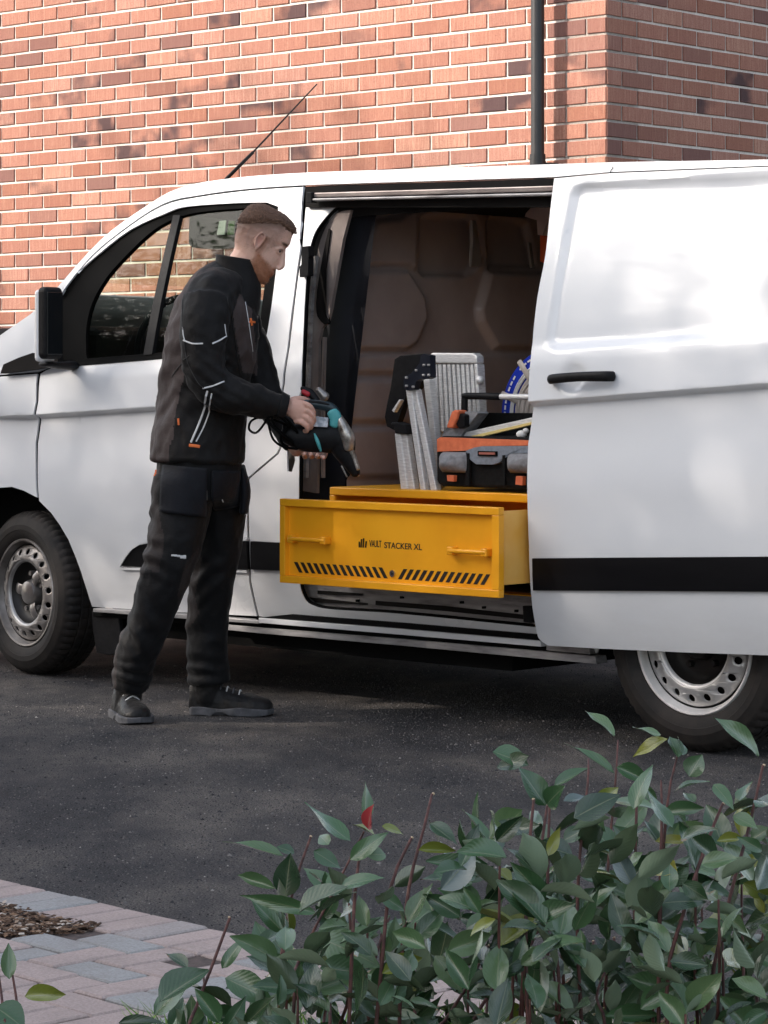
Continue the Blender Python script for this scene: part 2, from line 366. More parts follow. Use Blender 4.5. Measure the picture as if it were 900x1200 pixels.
# ================================================================== brick building
TW = radians(42); aw = Vector((cos(TW), -sin(TW), 0)); nw = Vector((sin(TW), cos(TW), 0))
dC = F / 258.5; CW = Vector(((711 - 450) / F * dC, dC, 0)); cwn = CW.dot(nw); cwa = CW.dot(aw)
M_brick = mat('red_brick', rough=.85, spec=.25); g = N(M_brick)
oi = g.n('ObjectInfo').outputs['Random']; isl = g.n('NewGeometry').outputs['Random Per Island']
r = g.math('FRACT', g.math('ADD', oi, isl)); r2 = g.math('FRACT', g.math('MULTIPLY', r, 37.7)); v = g.coord('World')
c = g.ramp(r, [(0, (.31, .135, .085)), (.2, (.39, .20, .145)), (.4, (.33, .15, .105)), (.6, (.45, .245, .185)), (.85, (.38, .175, .12)), (1, (.50, .28, .20))])
drag = g.noise(g.coord('World', (90, 90, 5)), 1.4, 3, .7)
c = g.mix(g.ramp(drag, [(.40, K(.5)), (.62, K(0))]), c, (.29, .12, .088)); c = g.mix(g.ramp(drag, [(.55, K(0)), (.8, K(.45))]), c, (.60, .36, .27))
grain = g.noise(v, 210, 3, .7); c = g.mix(g.ramp(grain, [(.34, K(.6)), (.5, K(0))]), c, (.15, .055, .045))
burn = g.ramp(g.noise(v, 4.2, 3, .5), [(.44, K(0)), (.6, K(1))]); sel = g.ramp(r2, [(.86, K(0)), (.87, K(1))])
c = g.mix(g.math('MULTIPLY', g.math('MULTIPLY', burn, sel), .88), c, (.055, .035, .04))
sel2 = g.ramp(r2, [(.66, K(0)), (.67, K(.75)), (.72, K(.75)), (.73, K(.35)), (.80, K(.35)), (.81, K(0))]); c = g.mix(sel2, c, (.15, .075, .068))
g.l(c, g.b.inputs['Base Color']); g.bump(g.math('ADD', grain, g.math('MULTIPLY', drag, 1.5)), .5, .003)
M_mortar = speckled('lime_mortar', [(.3, (.56, .50, .45)), (.7, (.72, .67, .61))], 90, .95, bump=.5, kind='World')
bld = empty('brick_building', CW, -TW, 'red brick house wall with pale mortar joints rising behind the white van', 'building')
CH, BP, ZR = .079, .235, 2.885          # course height, brick pitch, height of one known bed joint
MJ = .012
def contour(u):                          # rough top edge of the van in the photograph
    pts = [(-80, 400), (0, 393), (40, 368), (66, 338), (118, 281), (169, 243), (211, 218), (274, 208), (450, 199), (720, 190), (1000, 187)]
    return np.interp(u, [q[0] for q in pts], [q[1] for q in pts])
bmeshes = {}
def brick_mesh(L, k):
    key = (round(L, 4), k)
    if key in bmeshes: return bmeshes[key]
    rr = random.Random(k * 31 + int(L * 1000)); bm = bmesh.new(); hx = (L - MJ) / 2; hz = (CH - MJ) / 2
    bx(bm, -hx, hx, 0, .05, -hz, hz)
    for vv in bm.verts: vv.co += Vector((rr.uniform(-1, 1), rr.uniform(-.5, 1) * .5, rr.uniform(-1, 1))) * .0013
    bmesh.ops.bevel(bm, geom=[x for x in bm.edges if all(w.co.y < .02 for w in x.verts)], offset=.0025, segments=1, affect='EDGES')
    me = bpy.data.meshes.new('brick'); bm.to_mesh(me); bm.free(); me.materials.append(M_brick); bmeshes[key] = me; return me
def make_wall(name, rz, length, sign, label):
    """local frame: x runs away from the corner times sign, outward is -y"""
    w = obj(name, bmesh.new(), M_mortar, bld); w.rotation_euler = (0, 0, rz); w['label'] = label
    bm = bmesh.new(); x0, x1 = (-length, -.007) if sign < 0 else (.007, length); bx(bm, x0, x1, .007, .25, 0, 5.2); bm.to_mesh(w.data); bm.free()
    out = []
    R = Matrix.Rotation(-TW + rz, 3, 'Z')
    for k in range(-29, 37):
        zc = ZR - (k + .5) * CH
        if zc < .02: continue
        half = (k % 2 == 0) if sign < 0 else (k % 2 == 1)
        s = 0; first = True
        while s < length:
            L = BP / 2 if (first and half) else BP
            first = False
            xc = sign * (s + L / 2); s += L
            wp = CW + R @ Vector((xc, 0, 0)) + Vector((0, 0, zc))
            u_, v_ = 450 + wp.x / wp.y * F, HZ - (wp.z - H) / wp.y * F
            vis = (-18 < u_ < 918 and -8 < v_ < contour(u_) + 6) or (95 < u_ < 300 and 245 < v_ < 400)
            out.append((vis, xc, zc, L))
    return w, out
wl, bl = make_wall('wall', 0, 9.0, -1, 'sunlit brick wall behind the van, left of the corner')
wr, br = make_wall('wall', pi / 2, 5.0, 1, 'shaded brick wall turning away right of the corner')
allv = [(w, b) for w, bs in ((wl, bl), (wr, br)) for b in bs if b[0]]
def fill(w, bs, quota):
    n = 0; bm = bmesh.new()
    for vis, x, z, L in bs:
        if vis and n < quota:
            n += 1; o = bpy.data.objects.new('brick', brick_mesh(L, random.randrange(3))); link(o, w)
            o.location = (x, random.uniform(-.0012, .0012), z); o.rotation_euler = (random.gauss(0, .003), 0, random.gauss(0, .003))
        else:
            hx = (L - MJ) / 2; hz = (CH - MJ) / 2; bx(bm, x - hx, x + hx, 0, .05, z - hz, z + hz)
    tag(obj('bricks_beyond', bm, M_brick, w), kind='stuff'); return n
fill(wl, sorted(bl, key=lambda b: (not b[0], -b[1])), 300)
fill(wr, sorted(br, key=lambda b: (not b[0], b[1])), 300)
# downpipe
def pw(u, v_, t=0):                       # point on the wall plane pushed t towards the viewer, wall-local coordinates
    X = (u - 450) / F; d = (cwn - t) / (X * sin(TW) + cos(TW)); return (X * d * cos(TW) - d * sin(TW) - cwa, -t, H - (v_ - HZ) / F * d)
xp = pw(630, 100, .085)[0]
dp = empty('downpipe', CW + aw * xp - nw * .0, -TW, 'black rainwater downpipe fixed to the brick wall near the building corner', 'downpipe')
M_pipe = speckled('black_pipe', [(.3, (.010, .011, .013)), (.7, (.02, .021, .024))], 6, .4)
bm = bmesh.new()
tube(bm, [(0, -.085, .05), (0, -.085, 5.1)], .031, seg=20, n=1, rnd=False); dpo = auto(obj('pipe', bm, M_pipe, dp))
for zz in (2.22, 3.95):
    bm = bmesh.new(); tube(bm, [(0, -.085, zz - .05), (0, -.085, zz + .05)], .0365, seg=20, n=1, rnd=False); auto(obj('collar', bm, M_pipe, dp))
    box('bracket', -.05, .05, -.055, .0, zz - .012, zz + .012, M_pipe, dp)
# ================================================================== the van (local frame: x to the rear, y into the van, z up)
TV = radians(43.5); av = Vector((cos(TV), -sin(TV), 0)); nv = Vector((sin(TV), cos(TV), 0))
dF = F / 281.0; VO = Vector(((14 - 450) / F * dF, dF, 0)); vc = VO.dot(nv); vs0 = VO.dot(av)
van = empty('parked_van', VO, -TV, 'white panel van with its side door slid open, parked by the brick house', 'van')
def pv(u, v_, t=0.0):
    X = (u - 450) / F; d = (vc + t) / (X * sin(TV) + cos(TV)); return Vector((X * d * cos(TV) - d * sin(TV) - vs0, t, H - (v_ - HZ) / F * d))
def pb(u, v_, s):                         # pixel on a cross plane of the van at length s
    X = (u - 450) / F; d = (s + vs0) / (X * cos(TV) - sin(TV)); return Vector((s, d * (X * sin(TV) + cos(TV)) - vc, H - (v_ - HZ) / F * d))
CS = [pv(30, 486)[0], pv(181, 476)[0], pv(620, 470, -.11)[0], pv(900, 448, -.11)[0]]
CZ = [pv(30, 486)[2], pv(181, 476)[2], pv(620, 470, -.11)[2], pv(900, 448, -.11)[2]]
def prof(s, z):
    zc = np.interp(s, CS, CZ); t = 0
    if z < .72: t += .10 * ((.72 - z) / .5) ** 2
    if z >= zc: t += .03 * min(1, (z - zc) / .2)
    else: t += .030 * (1 - sstep(0, .022, np.array(z - zc + .022))) * (1 - float(sstep(.02, .34, np.array(zc - z))))
    if z > zc + .12: t += .155 * ((z - zc - .12) / .62) ** 1.25
    return float(t)
def pvp(u, v_, off=0.0):
    t = off
    for _ in range(6): q = pv(u, v_, t); t = prof(q[0], q[2]) + off
    return pv(u, v_, t)
def panel(name, outer, holes=(), m=None, parent=None, off=0.0, step=.04, th=.007, extra=None, kind=None):
    loops = [[Vector((q[0], q[2], 0)) for q in (pvp(a, b, off) for a, b in lp)] for lp in [outer, *holes]]
    flat = [v_ for lp in loops for v_ in lp]
    tri = tessellate_polygon(loops)
    bm = bmesh.new(); vs = [bm.verts.new((q.x, 0, q.y)) for q in flat]
    for t in tri:
        try: bm.faces.new([vs[i] for i in t])
        except ValueError: pass
    bmesh.ops.dissolve_degenerate(bm, edges=bm.edges, dist=1e-5)
    x0, x1 = min(q.x for q in flat), max(q.x for q in flat); z0, z1 = min(q.y for q in flat), max(q.y for q in flat)
    for a, b, ax in ((x0, x1, 0), (z0, z1, 2)):
        k = int((b - a) / step)
        for i in range(1, k + 1):
            c = [0, 0, 0]; c[ax] = a + (b - a) * i / (k + 1); n_ = [0, 0, 0]; n_[ax] = 1
            bmesh.ops.bisect_plane(bm, geom=bm.verts[:] + bm.edges[:] + bm.faces[:], plane_co=c, plane_no=n_, dist=1e-6)
    for a_, b_ in zip(range(3), range(1, 4)):
        if min(CS[b_] if a_ < 2 else 99, x1) < max(CS[a_] if a_ else -99, x0): continue
        dx_, dz_ = CS[b_] - CS[a_], CZ[b_] - CZ[a_]; nn_ = Vector((-dz_, 0, dx_)).normalized()
        for o_ in (-.022, -.018, -.014, -.010, -.006, -.002, .002):
            bmesh.ops.bisect_plane(bm, geom=bm.verts[:] + bm.edges[:] + bm.faces[:], plane_co=(CS[a_], 0, CZ[a_] + o_), plane_no=nn_, dist=1e-6)
    for vv in bm.verts:
        t = prof(vv.co.x, vv.co.z) + off
        if extra: t += extra(vv.co.x, vv.co.z)
        vv.co.y = t
    bmesh.ops.remove_doubles(bm, verts=bm.verts, dist=1e-5)
    bmesh.ops.recalc_face_normals(bm, faces=bm.faces)
    if sum(f.normal.y * f.calc_area() for f in bm.faces) > 0: bmesh.ops.reverse_faces(bm, faces=bm.faces)
    o = obj(name, bm, m, parent or van, smooth=True)
    if th: mod_solid(o, th, -1)
    es = o.modifiers.new('split', 'EDGE_SPLIT'); es.split_angle = radians(38)
    return o
def extr(name, poly, t, th, m, parent=None, bev=0, dz=None, s_plane=None):
    parent = parent or van
    """closed outline at its own depth t in the van, given real thickness th away from the viewer"""
    pts = [pv(a, b, t) for a, b in poly] if s_plane is None else [pb(a, b, s_plane) for a, b in poly]
    ax = Vector((0, th, 0)) if s_plane is None else Vector((-th, 0, 0))
    bm = bmesh.new(); A = [bm.verts.new(q) for q in pts]; B = [bm.verts.new(q + ax) for q in pts]; n_ = len(A)
    tri = tessellate_polygon([[Vector(q) for q in pts]])
    bm.faces.new(A); bm.faces.new(B[::-1])
    for i in range(n_): bm.faces.new((A[i], B[i], B[(i + 1) % n_], A[(i + 1) % n_]))
    bmesh.ops.triangulate(bm, faces=[f for f in bm.faces if len(f.verts) > 4])
    bmesh.ops.recalc_face_normals(bm, faces=bm.faces)
    o = obj(name, bm, m, parent)
    if bev: mod_bevel(o, bev, 2)
    return o
def ribbon(pts, w):                       # pixel polyline -> closed outline of width w
    L, R = [], []
    for i, q in enumerate(pts):
        a, b = pts[max(i - 1, 0)], pts[min(i + 1, len(pts) - 1)]; dx, dy = b[0] - a[0], b[1] - a[1]; l = sqrt(dx * dx + dy * dy) or 1
        L.append((q[0] - dy / l * w / 2, q[1] + dx / l * w / 2)); R.append((q[0] + dy / l * w / 2, q[1] - dx / l * w / 2))
    return L + R[::-1]
# ---- outlines in photograph pixels
top = cat([(66, 338), (118, 281), (169, 243), (211, 220), (274, 208.5), (356, 202.5), (450, 199), (600, 194), (720, 190)], 4) + [(900, 187), (1250, 180)]
seam = cat([(66, 353), (101, 307.5), (139, 274), (190, 240.5), (236, 229.5), (295, 222), (357, 218)], 4)
drear = [(356.5, 219), (352, 290), (340, 380), (331, 450), (327, 525), (324, 531), (290, 560), (290, 633), (292, 682), (301, 722)]
seal = cat([(413, 236), (395, 241), (377, 260), (367, 277), (361, 303), (357.5, 347), (355, 401), (352, 480), (350, 580), (350, 670), (356, 700), (368, 710), (392, 714.5), (470, 719.5), (626, 735)], 4)
wout = cat([(65.5, 356), (88, 323), (114, 299), (152, 269.5), (194, 250), (219, 242), (274, 238), (312, 237)], 3) + cat([(326, 242), (325, 300), (318, 360), (309, 413)], 3) + [(200, 420), (100, 426), (68, 428), (67, 390)]
wglass = cat([(101, 416), (101, 385), (108, 355), (125, 325), (148, 299), (172, 276), (194, 261), (225, 250), (270, 245), (312, 243)], 3) + cat([(317, 250), (314, 300), (301, 407)], 3) + [(190, 413), (102, 420)]
# ---- white skin
panel('roof_rail', top + [(1250, 189), (900, 194), (716, 201.5), (648, 207.5)] + [(a, b - 1.2) for a, b in seam[::-1]], m=M_paint)
panel('front_wing', [(-150, 470), (-80, 446), (0, 441.5), (43.5, 438), (42, 470), (41.5, 520), (43.5, 583), (28, 575), (14, 570.5), (-8, 572), (-40, 600), (-60, 650), (-80, 712), (-150, 700)], m=M_paint)
panel('wing_top', [(-150, 468), (-80, 430), (0, 393), (36, 368), (64, 340), (64, 353), (65, 428), (50, 433), (44, 435.5), (0, 439), (-80, 444)], m=M_paint)
arch = [(46, 587), (60, 601), (70, 615), (80, 632), (88, 651), (95, 670), (102, 692), (108, 711)]
door = panel('front_door', [(66, 355)] + [(a, b + 1) for a, b in seam] + drear + [(200, 717)] + arch[::-1] + [(44.5, 520), (45, 470), (47.5, 438), (54, 434), (66, 429)], [wout], m=M_paint, step=.03)
panel('shut_line', ribbon([(a + 1.3, b) for a, b in drear], 5), m=M_seam, off=.022, th=.008, step=.08)
panel('body_side', [(358.5, 242)] + [(a + 2.6, b) for a, b in drear[1:5]] + [(326.5, 532), (292.5, 561), (292.5, 633), (294.5, 682), (303.5, 722), (338, 728), (470, 735), (631, 750), (629, 737)] + seal[::-1],
      [[(336, 527), (345, 525), (346, 540), (342, 553), (337, 552)]], m=M_paint, step=.05)
extr('pillar_slot', [(332, 522), (349, 522), (349, 556), (332, 556)], .05, .01, M_cap)
panel('rear_quarter', [(700, 215), (1250, 200), (1250, 790), (930, 782), (925, 740), (900, 690), (860, 655), (815, 645), (770, 655), (730, 690), (706, 740), (700, 765), (690, 765)], m=M_paint, step=.08)
panel('seam_backing', ribbon(seam, 7), m=M_seam, off=.02, th=.006, step=.1)
# ---- black moulding strip
def strip(name, poly, off, parent=None): return panel(name, poly, m=M_trim, off=off, step=.06, th=.012, parent=parent)
strip('side_moulding', [(140, 663), (147, 652), (154, 644), (163, 639), (175, 636.5), (289, 634.5), (290, 667.5), (170, 664.5)], -.012)
strip('side_moulding', [(293.5, 634.5), (335, 636.5), (336, 669), (293.5, 667.5)], -.012)
panel('moulding_lip', ribbon([(139, 664), (146, 652), (153.5, 643), (163, 637), (176, 634), (289, 632)], 2.6), m=M_paint, off=-.018, th=.012, step=.1)
panel('moulding_lip', ribbon([(141, 666.5), (200, 667.5), (289, 670)], 2.6), m=M_paint, off=-.012, th=.012, step=.1)
# ---- door window: gasket, glass, division bar, mirror sail
def ring(name, outer, inner, off, th, m, parent):
    return panel(name, outer, [inner], m=m, off=off, th=th, parent=parent, step=.06)
ring('window_gasket', [(a, b) for a, b in wout], wglass, .012, .02, M_rubber, door)
panel('window_pane', [(a, b) for a, b in wglass], m=M_glassy, off=.024, th=0, parent=door, step=.08)
panel('division_bar', [(203, 252), (211, 252), (178, 415), (168, 416)], m=M_blackpl, off=.008, th=.02, parent=door, step=.1)
panel('window_weatherstrip', [(95, 424.5), (190, 416.5), (309, 411), (309, 415), (190, 420), (100, 427.5), (82, 429)], m=M_chrome if False else M_rubber, off=-.006, th=.012, parent=door, step=.1)
extr('scuttle_trim', [(4, 427), (22, 419), (38, 413.5), (66, 415), (69, 428), (40, 433), (0, 438)], -.004, .03, M_dark)
# ---- door mirror
a0 = pv(39, 400, -.2)[0]
mir = empty('door_mirror', (0, 0, 0)); mir.parent = van
box('mirror_cap', a0, a0 + .03, -.20, -.105, pv(45, 424, -.15)[2], pv(45, 340, -.15)[2], M_paint, mir, .022, 4)
box('mirror_housing', a0 + .014, a0 + .07, -.196, -.098, pv(45, 421, -.15)[2], pv(45, 338, -.15)[2] + .004, M_blackpl, mir, .02, 4)
box('mirror_glass', a0 + .067, a0 + .074, -.188, -.106, pv(45, 416, -.15)[2], pv(45, 343, -.15)[2], mat('mirror_glass', (.01, .012, .014), .2, .3), mir, .008, 3)
bm = bmesh.new(); q = pv(52, 425, -.14); q2 = pv(72, 427, .0); tube(bm, [(q.x, q.y, q.z - .005), (q.x + .01, -.06, q.z - .012), (q2.x + .04, .02, q2.z - .005)], [.045, .035, .035], [.012, .016, .02], ref=(0, 0, 1), seg=14); auto(obj('mirror_arm', bm, M_blackpl, mir))
# ---- sliding rail above the opening
extr('rail_recess', [(358, 219), (648, 209), (660, 209), (660, 243), (420, 243), (358, 243)], .17, .02, M_dark)
extr('sliding_rail', [(362, 226), (648, 217.5), (648, 224), (362, 231.5)], .135, .03, M_inner, bev=.004)
extr('sliding_rail', [(364, 232.5), (648, 225.5), (648, 229.5), (364, 235.5)], .125, .03, M_galv, bev=.004)
extr('rail_bracket', [(359, 225), (365, 225), (365, 238), (359, 238)], .12, .03, M_blackpl, bev=.003)
extr('door_striker', [(353, 289), (361, 288), (362, 300), (360, 301), (361, 323), (351, 325), (351, 312), (353, 310)], .085, .03, M_blackpl, bev=.004)
# ---- rubber seal along the opening
bm = bmesh.new(); pts = [pvp(a + 1.6, b, .012) for a, b in seal]; tube(bm, pts, .011, ref=(0, 1, 0), seg=10, n=1); auto(obj('door_seal', bm, M_rubber, van))
bm = bmesh.new(); tube(bm, [pvp(a, b, .05) for a, b in ((410, 239), (480, 240), (560, 239), (655, 237))], .014, seg=10); auto(obj('door_seal', bm, M_rubber, van))
# ---- B pillar inside
extr('pillar_trim', cat([(411, 246), (395, 250), (382, 266), (373, 290), (368, 320), (364, 347), (361, 401), (358, 440), (355, 480), (353, 575)], 3) + [(371, 578), (373, 460), (373, 400), (377, 384), (384, 377), (388, 360), (395, 320), (402, 280)], .20, .015, M_inner, bev=.004)
extr('pillar_slot', cat([(385, 268), (378, 300), (371.5, 340), (370.5, 365), (374, 374), (380, 380), (385, 378), (378.5, 364), (378, 340), (383, 302), (387, 270)], 2), .192, .012, M_dark)
extr('pillar_trim', ribbon([(369, 300), (364, 345), (361, 400), (359, 460), (357, 560)], 3.2), .18, .015, M_galv)
extr('pillar_trim', ribbon([(379, 395), (377, 460), (377, 560)], 2.0), .19, .015, M_inner)
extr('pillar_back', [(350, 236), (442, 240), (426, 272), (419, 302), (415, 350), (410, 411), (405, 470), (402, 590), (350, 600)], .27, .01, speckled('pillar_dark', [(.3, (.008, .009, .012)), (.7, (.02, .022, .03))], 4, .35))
# ---- bulkhead with pressed panels
sb = pv(409, 411, .285)[0]
polys = [([(408, 411), (471, 411), (483, 403), (496, 372), (492, 346), (473, 316), (423, 316), (414, 345)], .02),
         ([(424, 313), (427, 273), (438, 258), (463, 255), (476, 246), (485, 243), (484, 300), (484, 318), (474, 313)], .016),
         ([(489, 318), (492, 256), (500, 251), (552, 252), (561, 264), (566, 300), (553, 319), (545, 324), (495, 324)], -.022),
         ([(566, 318), (554, 362), (556, 378), (574, 409), (700, 412), (700, 320)], .022),
         ([(577, 250), (600, 253), (617, 262), (624, 290), (628, 313), (570, 315), (568, 262)], -.018),
         ([(380, 414), (480, 415), (480, 439), (380, 438)], .014), ([(380, 443), (480, 444), (480, 496), (380, 495)], .014), ([(380, 500), (480, 501), (480, 560), (380, 560)], .014),
         ([(484, 414), (700, 416), (700, 560), (484, 560)], .012)]
t0, t1, z0, z1 = .272, 1.86, .5, 1.90; nx, nz = 190, 150
tt, zz = np.meshgrid(np.linspace(t0, t1, nx), np.linspace(z0, z1, nz)); disp = np.zeros_like(tt)
def psdf(X, Y, poly):
    d = np.full(X.shape, 9.0); ins_ = np.zeros(X.shape, bool); n_ = len(poly)
    for i in range(n_):
        (x1_, y1_), (x2_, y2_) = poly[i], poly[(i + 1) % n_]
        ex, ey = x2_ - x1_, y2_ - y1_; h = np.clip(((X - x1_) * ex + (Y - y1_) * ey) / (ex * ex + ey * ey + 1e-12), 0, 1)
        d = np.minimum(d, np.hypot(X - x1_ - ex * h, Y - y1_ - ey * h))
        cnd = ((y1_ > Y) != (y2_ > Y)) & (X < (x2_ - x1_) * (Y - y1_) / ((y2_ - y1_) or 1e-12) + x1_); ins_ ^= cnd
    return np.where(ins_, -d, d)
for pl, hgt in polys:
    q = [pb(a, b, sb) for a, b in pl]; sdv = psdf(tt, zz, [(w.y, w.z) for w in q]); disp += 1.6 * hgt * (1 - sstep(-.016, .006, sdv))
disp += .01 * np.cos((tt - .99) * 2.2)
bm = bmesh.new(); vsx = [bm.verts.new((sb + disp.flat[i], tt.flat[i], zz.flat[i])) for i in range(nx * nz)]
for j in range(nz - 1):
    for i in range(nx - 1): bm.faces.new([vsx[j * nx + i], vsx[j * nx + i + 1], vsx[(j + 1) * nx + i + 1], vsx[(j + 1) * nx + i]])
bmesh.ops.recalc_face_normals(bm, faces=bm.faces)
obj('bulkhead', bm, M_brown, van, smooth=True)
# pale upright beam on the bulkhead, its highlight put into the colour, and body bits at the far top corner
extr('bulkhead_rib', [(553, 258), (558, 258), (563, 290), (565, 311), (552, 313), (554, 285)], 0, .012, M_inner, s_plane=sb + .035, bev=.004)
extr('bulkhead_rib', [(619, 284), (623, 284), (627, 313), (623, 314)], 0, .012, M_inner, s_plane=sb + .035, bev=.003)
SE = 4.35                                  # rear end of the body
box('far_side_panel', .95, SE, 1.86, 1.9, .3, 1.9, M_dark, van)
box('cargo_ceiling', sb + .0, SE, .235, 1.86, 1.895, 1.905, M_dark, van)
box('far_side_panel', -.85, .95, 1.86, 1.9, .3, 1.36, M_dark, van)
extr('ceiling_bracket', [(625, 240), (648, 240), (643, 252), (639, 262), (636, 276), (630, 275), (629, 258), (615, 254), (616, 250), (626, 250)], .85, .03, mat('pale_bracket', (.62, .45, .38), .5))
extr('orange_lamp', [(633, 276), (640, 262), (640, 310), (633, 306)], .9, .03, mat('orange_plastic', (.6, .1, .03), .4))  # stands in for an unclear orange piece, taken as a reflector strip
# ---- shell: roof, windscreen, bonnet, floor, rear
con = [pvp(a, b) for a, b in top if a < 1240]
def cross(name, pts, m, bowx=0, bowz=0, nt_=14, th=.01):
    bm = bmesh.new(); rows = []
    for q in pts:
        r_ = []
        for i in range(nt_ + 1):
            x = i / nt_; k = 4 * x * (1 - x); r_.append(bm.verts.new((q.x - bowx * k, q.y + .004 + x * (1.93 - 2 * q.y), q.z - .006 + bowz * k)))
        rows.append(r_)
    for A, B in zip(rows, rows[1:]):
        for i in range(nt_): bm.faces.new((A[i], A[i + 1], B[i + 1], B[i]))
    bmesh.ops.recalc_face_normals(bm, faces=bm.faces)
    o = obj(name, bm, m, van, smooth=True)
    if th: mod_solid(o, th, 0)
    return o
iw = next(i for i, (a, b) in enumerate(top) if a > 225)
screen = cross('windscreen', con[1:iw + 1], M_screen, .14, .0, th=0)
cross('roof', con[iw:], M_paint, .05, .035)
cross('roof_lining', [q + Vector((0.03, .03, -.05)) for q in con[iw + 1:]], M_dark, .03, .03)
cow = [Vector((-.95, .05, .85)), Vector((-.85, .05, 1.02)), Vector((-.5, .05, 1.2)), pvp(0, 393), pvp(36, 368), pvp(64, 342)]
cross('bonnet', cow, M_paint, .12, .0)
box('front_bumper', -1.0, -.72, .1, 1.84, .28, .95, M_paint, van, .06, 4)
box('cargo_floor', sb, SE, .08, 1.86, .44, .485, M_galv, van)
box('underbody', .5, SE - 1.7, .12, 1.8, .20, .43, M_seam, van)
box('underbody', -.9, SE - .1, .3, 1.66, .30, .42, M_seam, van)
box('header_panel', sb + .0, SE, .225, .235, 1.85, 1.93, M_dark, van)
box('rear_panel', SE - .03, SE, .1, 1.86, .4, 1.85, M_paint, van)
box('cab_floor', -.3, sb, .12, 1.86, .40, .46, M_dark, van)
box('wheel_housing', -.42, .42, .16, .5, .3, .84, M_seam, van)
# ---- cab interior
za = pv(150, 384, .55)[2]
box('dashboard', -.45, .30, .2, 1.76, .7, za, M_dark, van, .06, 4)
bm = bmesh.new(); c0 = Vector((.42, .52, za - .05)); tube(bm, [c0 + Vector((cos(a) * .07, sin(a) * .185, sin(a + pi / 2) * .17 if False else cos(a) * .17)) for a in np.linspace(0, 2 * pi, 33)], .015, ref=(1, 0, .4), seg=8, n=1, caps=False)
auto(obj('steering_wheel', bm, M_blackpl, van))
for yy in (.3, 1.25):
    bm = bmesh.new(); bx(bm, 1.0, 1.16, yy, yy + .46, .8, 1.45); bx(bm, .62, 1.1, yy, yy + .46, .72, .86); bmesh.ops.recalc_face_normals(bm, faces=bm.faces)
    mod_bevel(obj('cab_seat', bm, M_blackfab, van), .05, 3)
extr('rear_view_mirror', cat([(222, 255), (226, 249), (250, 248), (272, 249), (277, 255), (277, 285), (272, 291), (250, 292), (226, 290), (221, 284)], 2), .62, .03, mat('mirror_shell', (.016, .02, .014), .3), bev=.004)
extr('mirror_reflection', [(257, 259), (265, 258), (263, 275), (254, 275)], .612, .006, mat('mirror_card', (.30, .36, .30), .4))  # reflection in the mirror painted as flat coloured patches
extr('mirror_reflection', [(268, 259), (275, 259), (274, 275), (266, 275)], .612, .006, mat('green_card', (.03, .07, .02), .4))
extr('sun_visor', [(186, 262), (206, 250), (300, 243), (320, 243), (320, 262), (250, 256), (222, 252)], .42, .02, M_dark)
# ---- sill steps
def bar(name, l, m, t, th, bev=.002): return extr(name, l, t, th, m, bev=bev)
extr('inner_sill', [(348, 676), (470, 683), (640, 698), (640, 733), (470, 717), (388, 712), (362, 706), (350, 690)], .09, .03, M_galv)
for poly in ([(372, 692), (424, 695), (424, 698), (395, 698), (372, 696)], [(440, 704), (520, 710), (628, 722), (628, 727), (520, 716), (440, 709)], [(362, 700), (400, 704), (430, 707), (430, 709), (370, 706)]):
    extr('sill_slot', poly, .082, .006, M_dark)
for a, b in ((418, 704), (470, 700), (540, 706), (566, 712), (604, 716)): extr('sill_bolt', [(a - 1.5, b - 1.5), (a + 1.5, b - 1.5), (a + 1.5, b + 1.5), (a - 1.5, b + 1.5)], .078, .01, M_seam)
extr('sill_catch', [(612, 710), (622, 710), (623, 730), (613, 729)], .06, .03, M_blackpl, bev=.003)
bar('step_groove', [(339, 720), (470, 730), (632, 744), (634, 756), (470, 742), (300, 730), (300, 724)], M_seam, .035, .03)
bar('step_tread', [(303, 724), (470, 737), (633, 751), (634, 758), (470, 744), (303, 730)], M_paint, .018, .05)
bar('sill_strip', [(109, 713), (200, 719), (303, 727), (303, 731), (200, 724), (109, 717)], M_galv, .02, .05)
bar('step_groove', [(109, 718), (303, 731), (470, 745), (640, 760), (640, 766), (470, 752), (303, 738), (109, 722)], M_seam, .05, .03)
bar('sill_rail', [(265, 732), (303, 735.5), (470, 749), (697, 769), (699, 778), (660, 774.5), (470, 756.5), (303, 742), (265, 738)], M_galv, .03, .06)
bar('sill_rail', [(640, 752), (690, 758), (691, 767), (640, 762)], M_galv, .04, .05)
# ---- sliding door
def rrd(s, z, x0, x1, z0a, z1a, z0b, z1b, r):     # signed distance-ish to a slanted rounded rectangle
    f = (s - x0) / (x1 - x0); zl = z0a + (z0b - z0a) * f; zh = z1a + (z1b - z1a) * f; sh = -.005 * (z - zl) / (zh - zl)
    cx, cz = (x0 + sh + x1) / 2, (zl + zh) / 2; qx = abs(s - cx) - (x1 - x0 - sh) / 2 + r; qz = abs(z - cz) - (zh - zl) / 2 + r
    return min(max(qx, qz), 0) + math.hypot(max(qx, 0), max(qz, 0)) - r
DO = -.115
A_ = pvp(639, 411, DO); B_ = pvp(900, 392, DO); C_ = pvp(665, 216, DO); D_ = pvp(900, 204, DO)
kx = (D_.z - C_.z) / (D_.x - C_.x); kb = (B_.z - A_.z) / (B_.x - A_.x); xe = B_.x + .12
hp = pvp(673, 445, DO)
def drecess(s, z):
    d = rrd(s, z, A_.x, xe, A_.z, C_.z + kx * (A_.x - C_.x), A_.z + kb * (xe - A_.x), C_.z + kx * (xe - C_.x), .05)
    t = .016 * (1 - float(sstep(-.022, .004, np.array(d))))
    dh = math.hypot((s - hp.x + .005) / .065, (z - hp.z - .004) / .06); t += .013 * (1 - float(sstep(.45, 1.0, np.array(dh))))
    return t
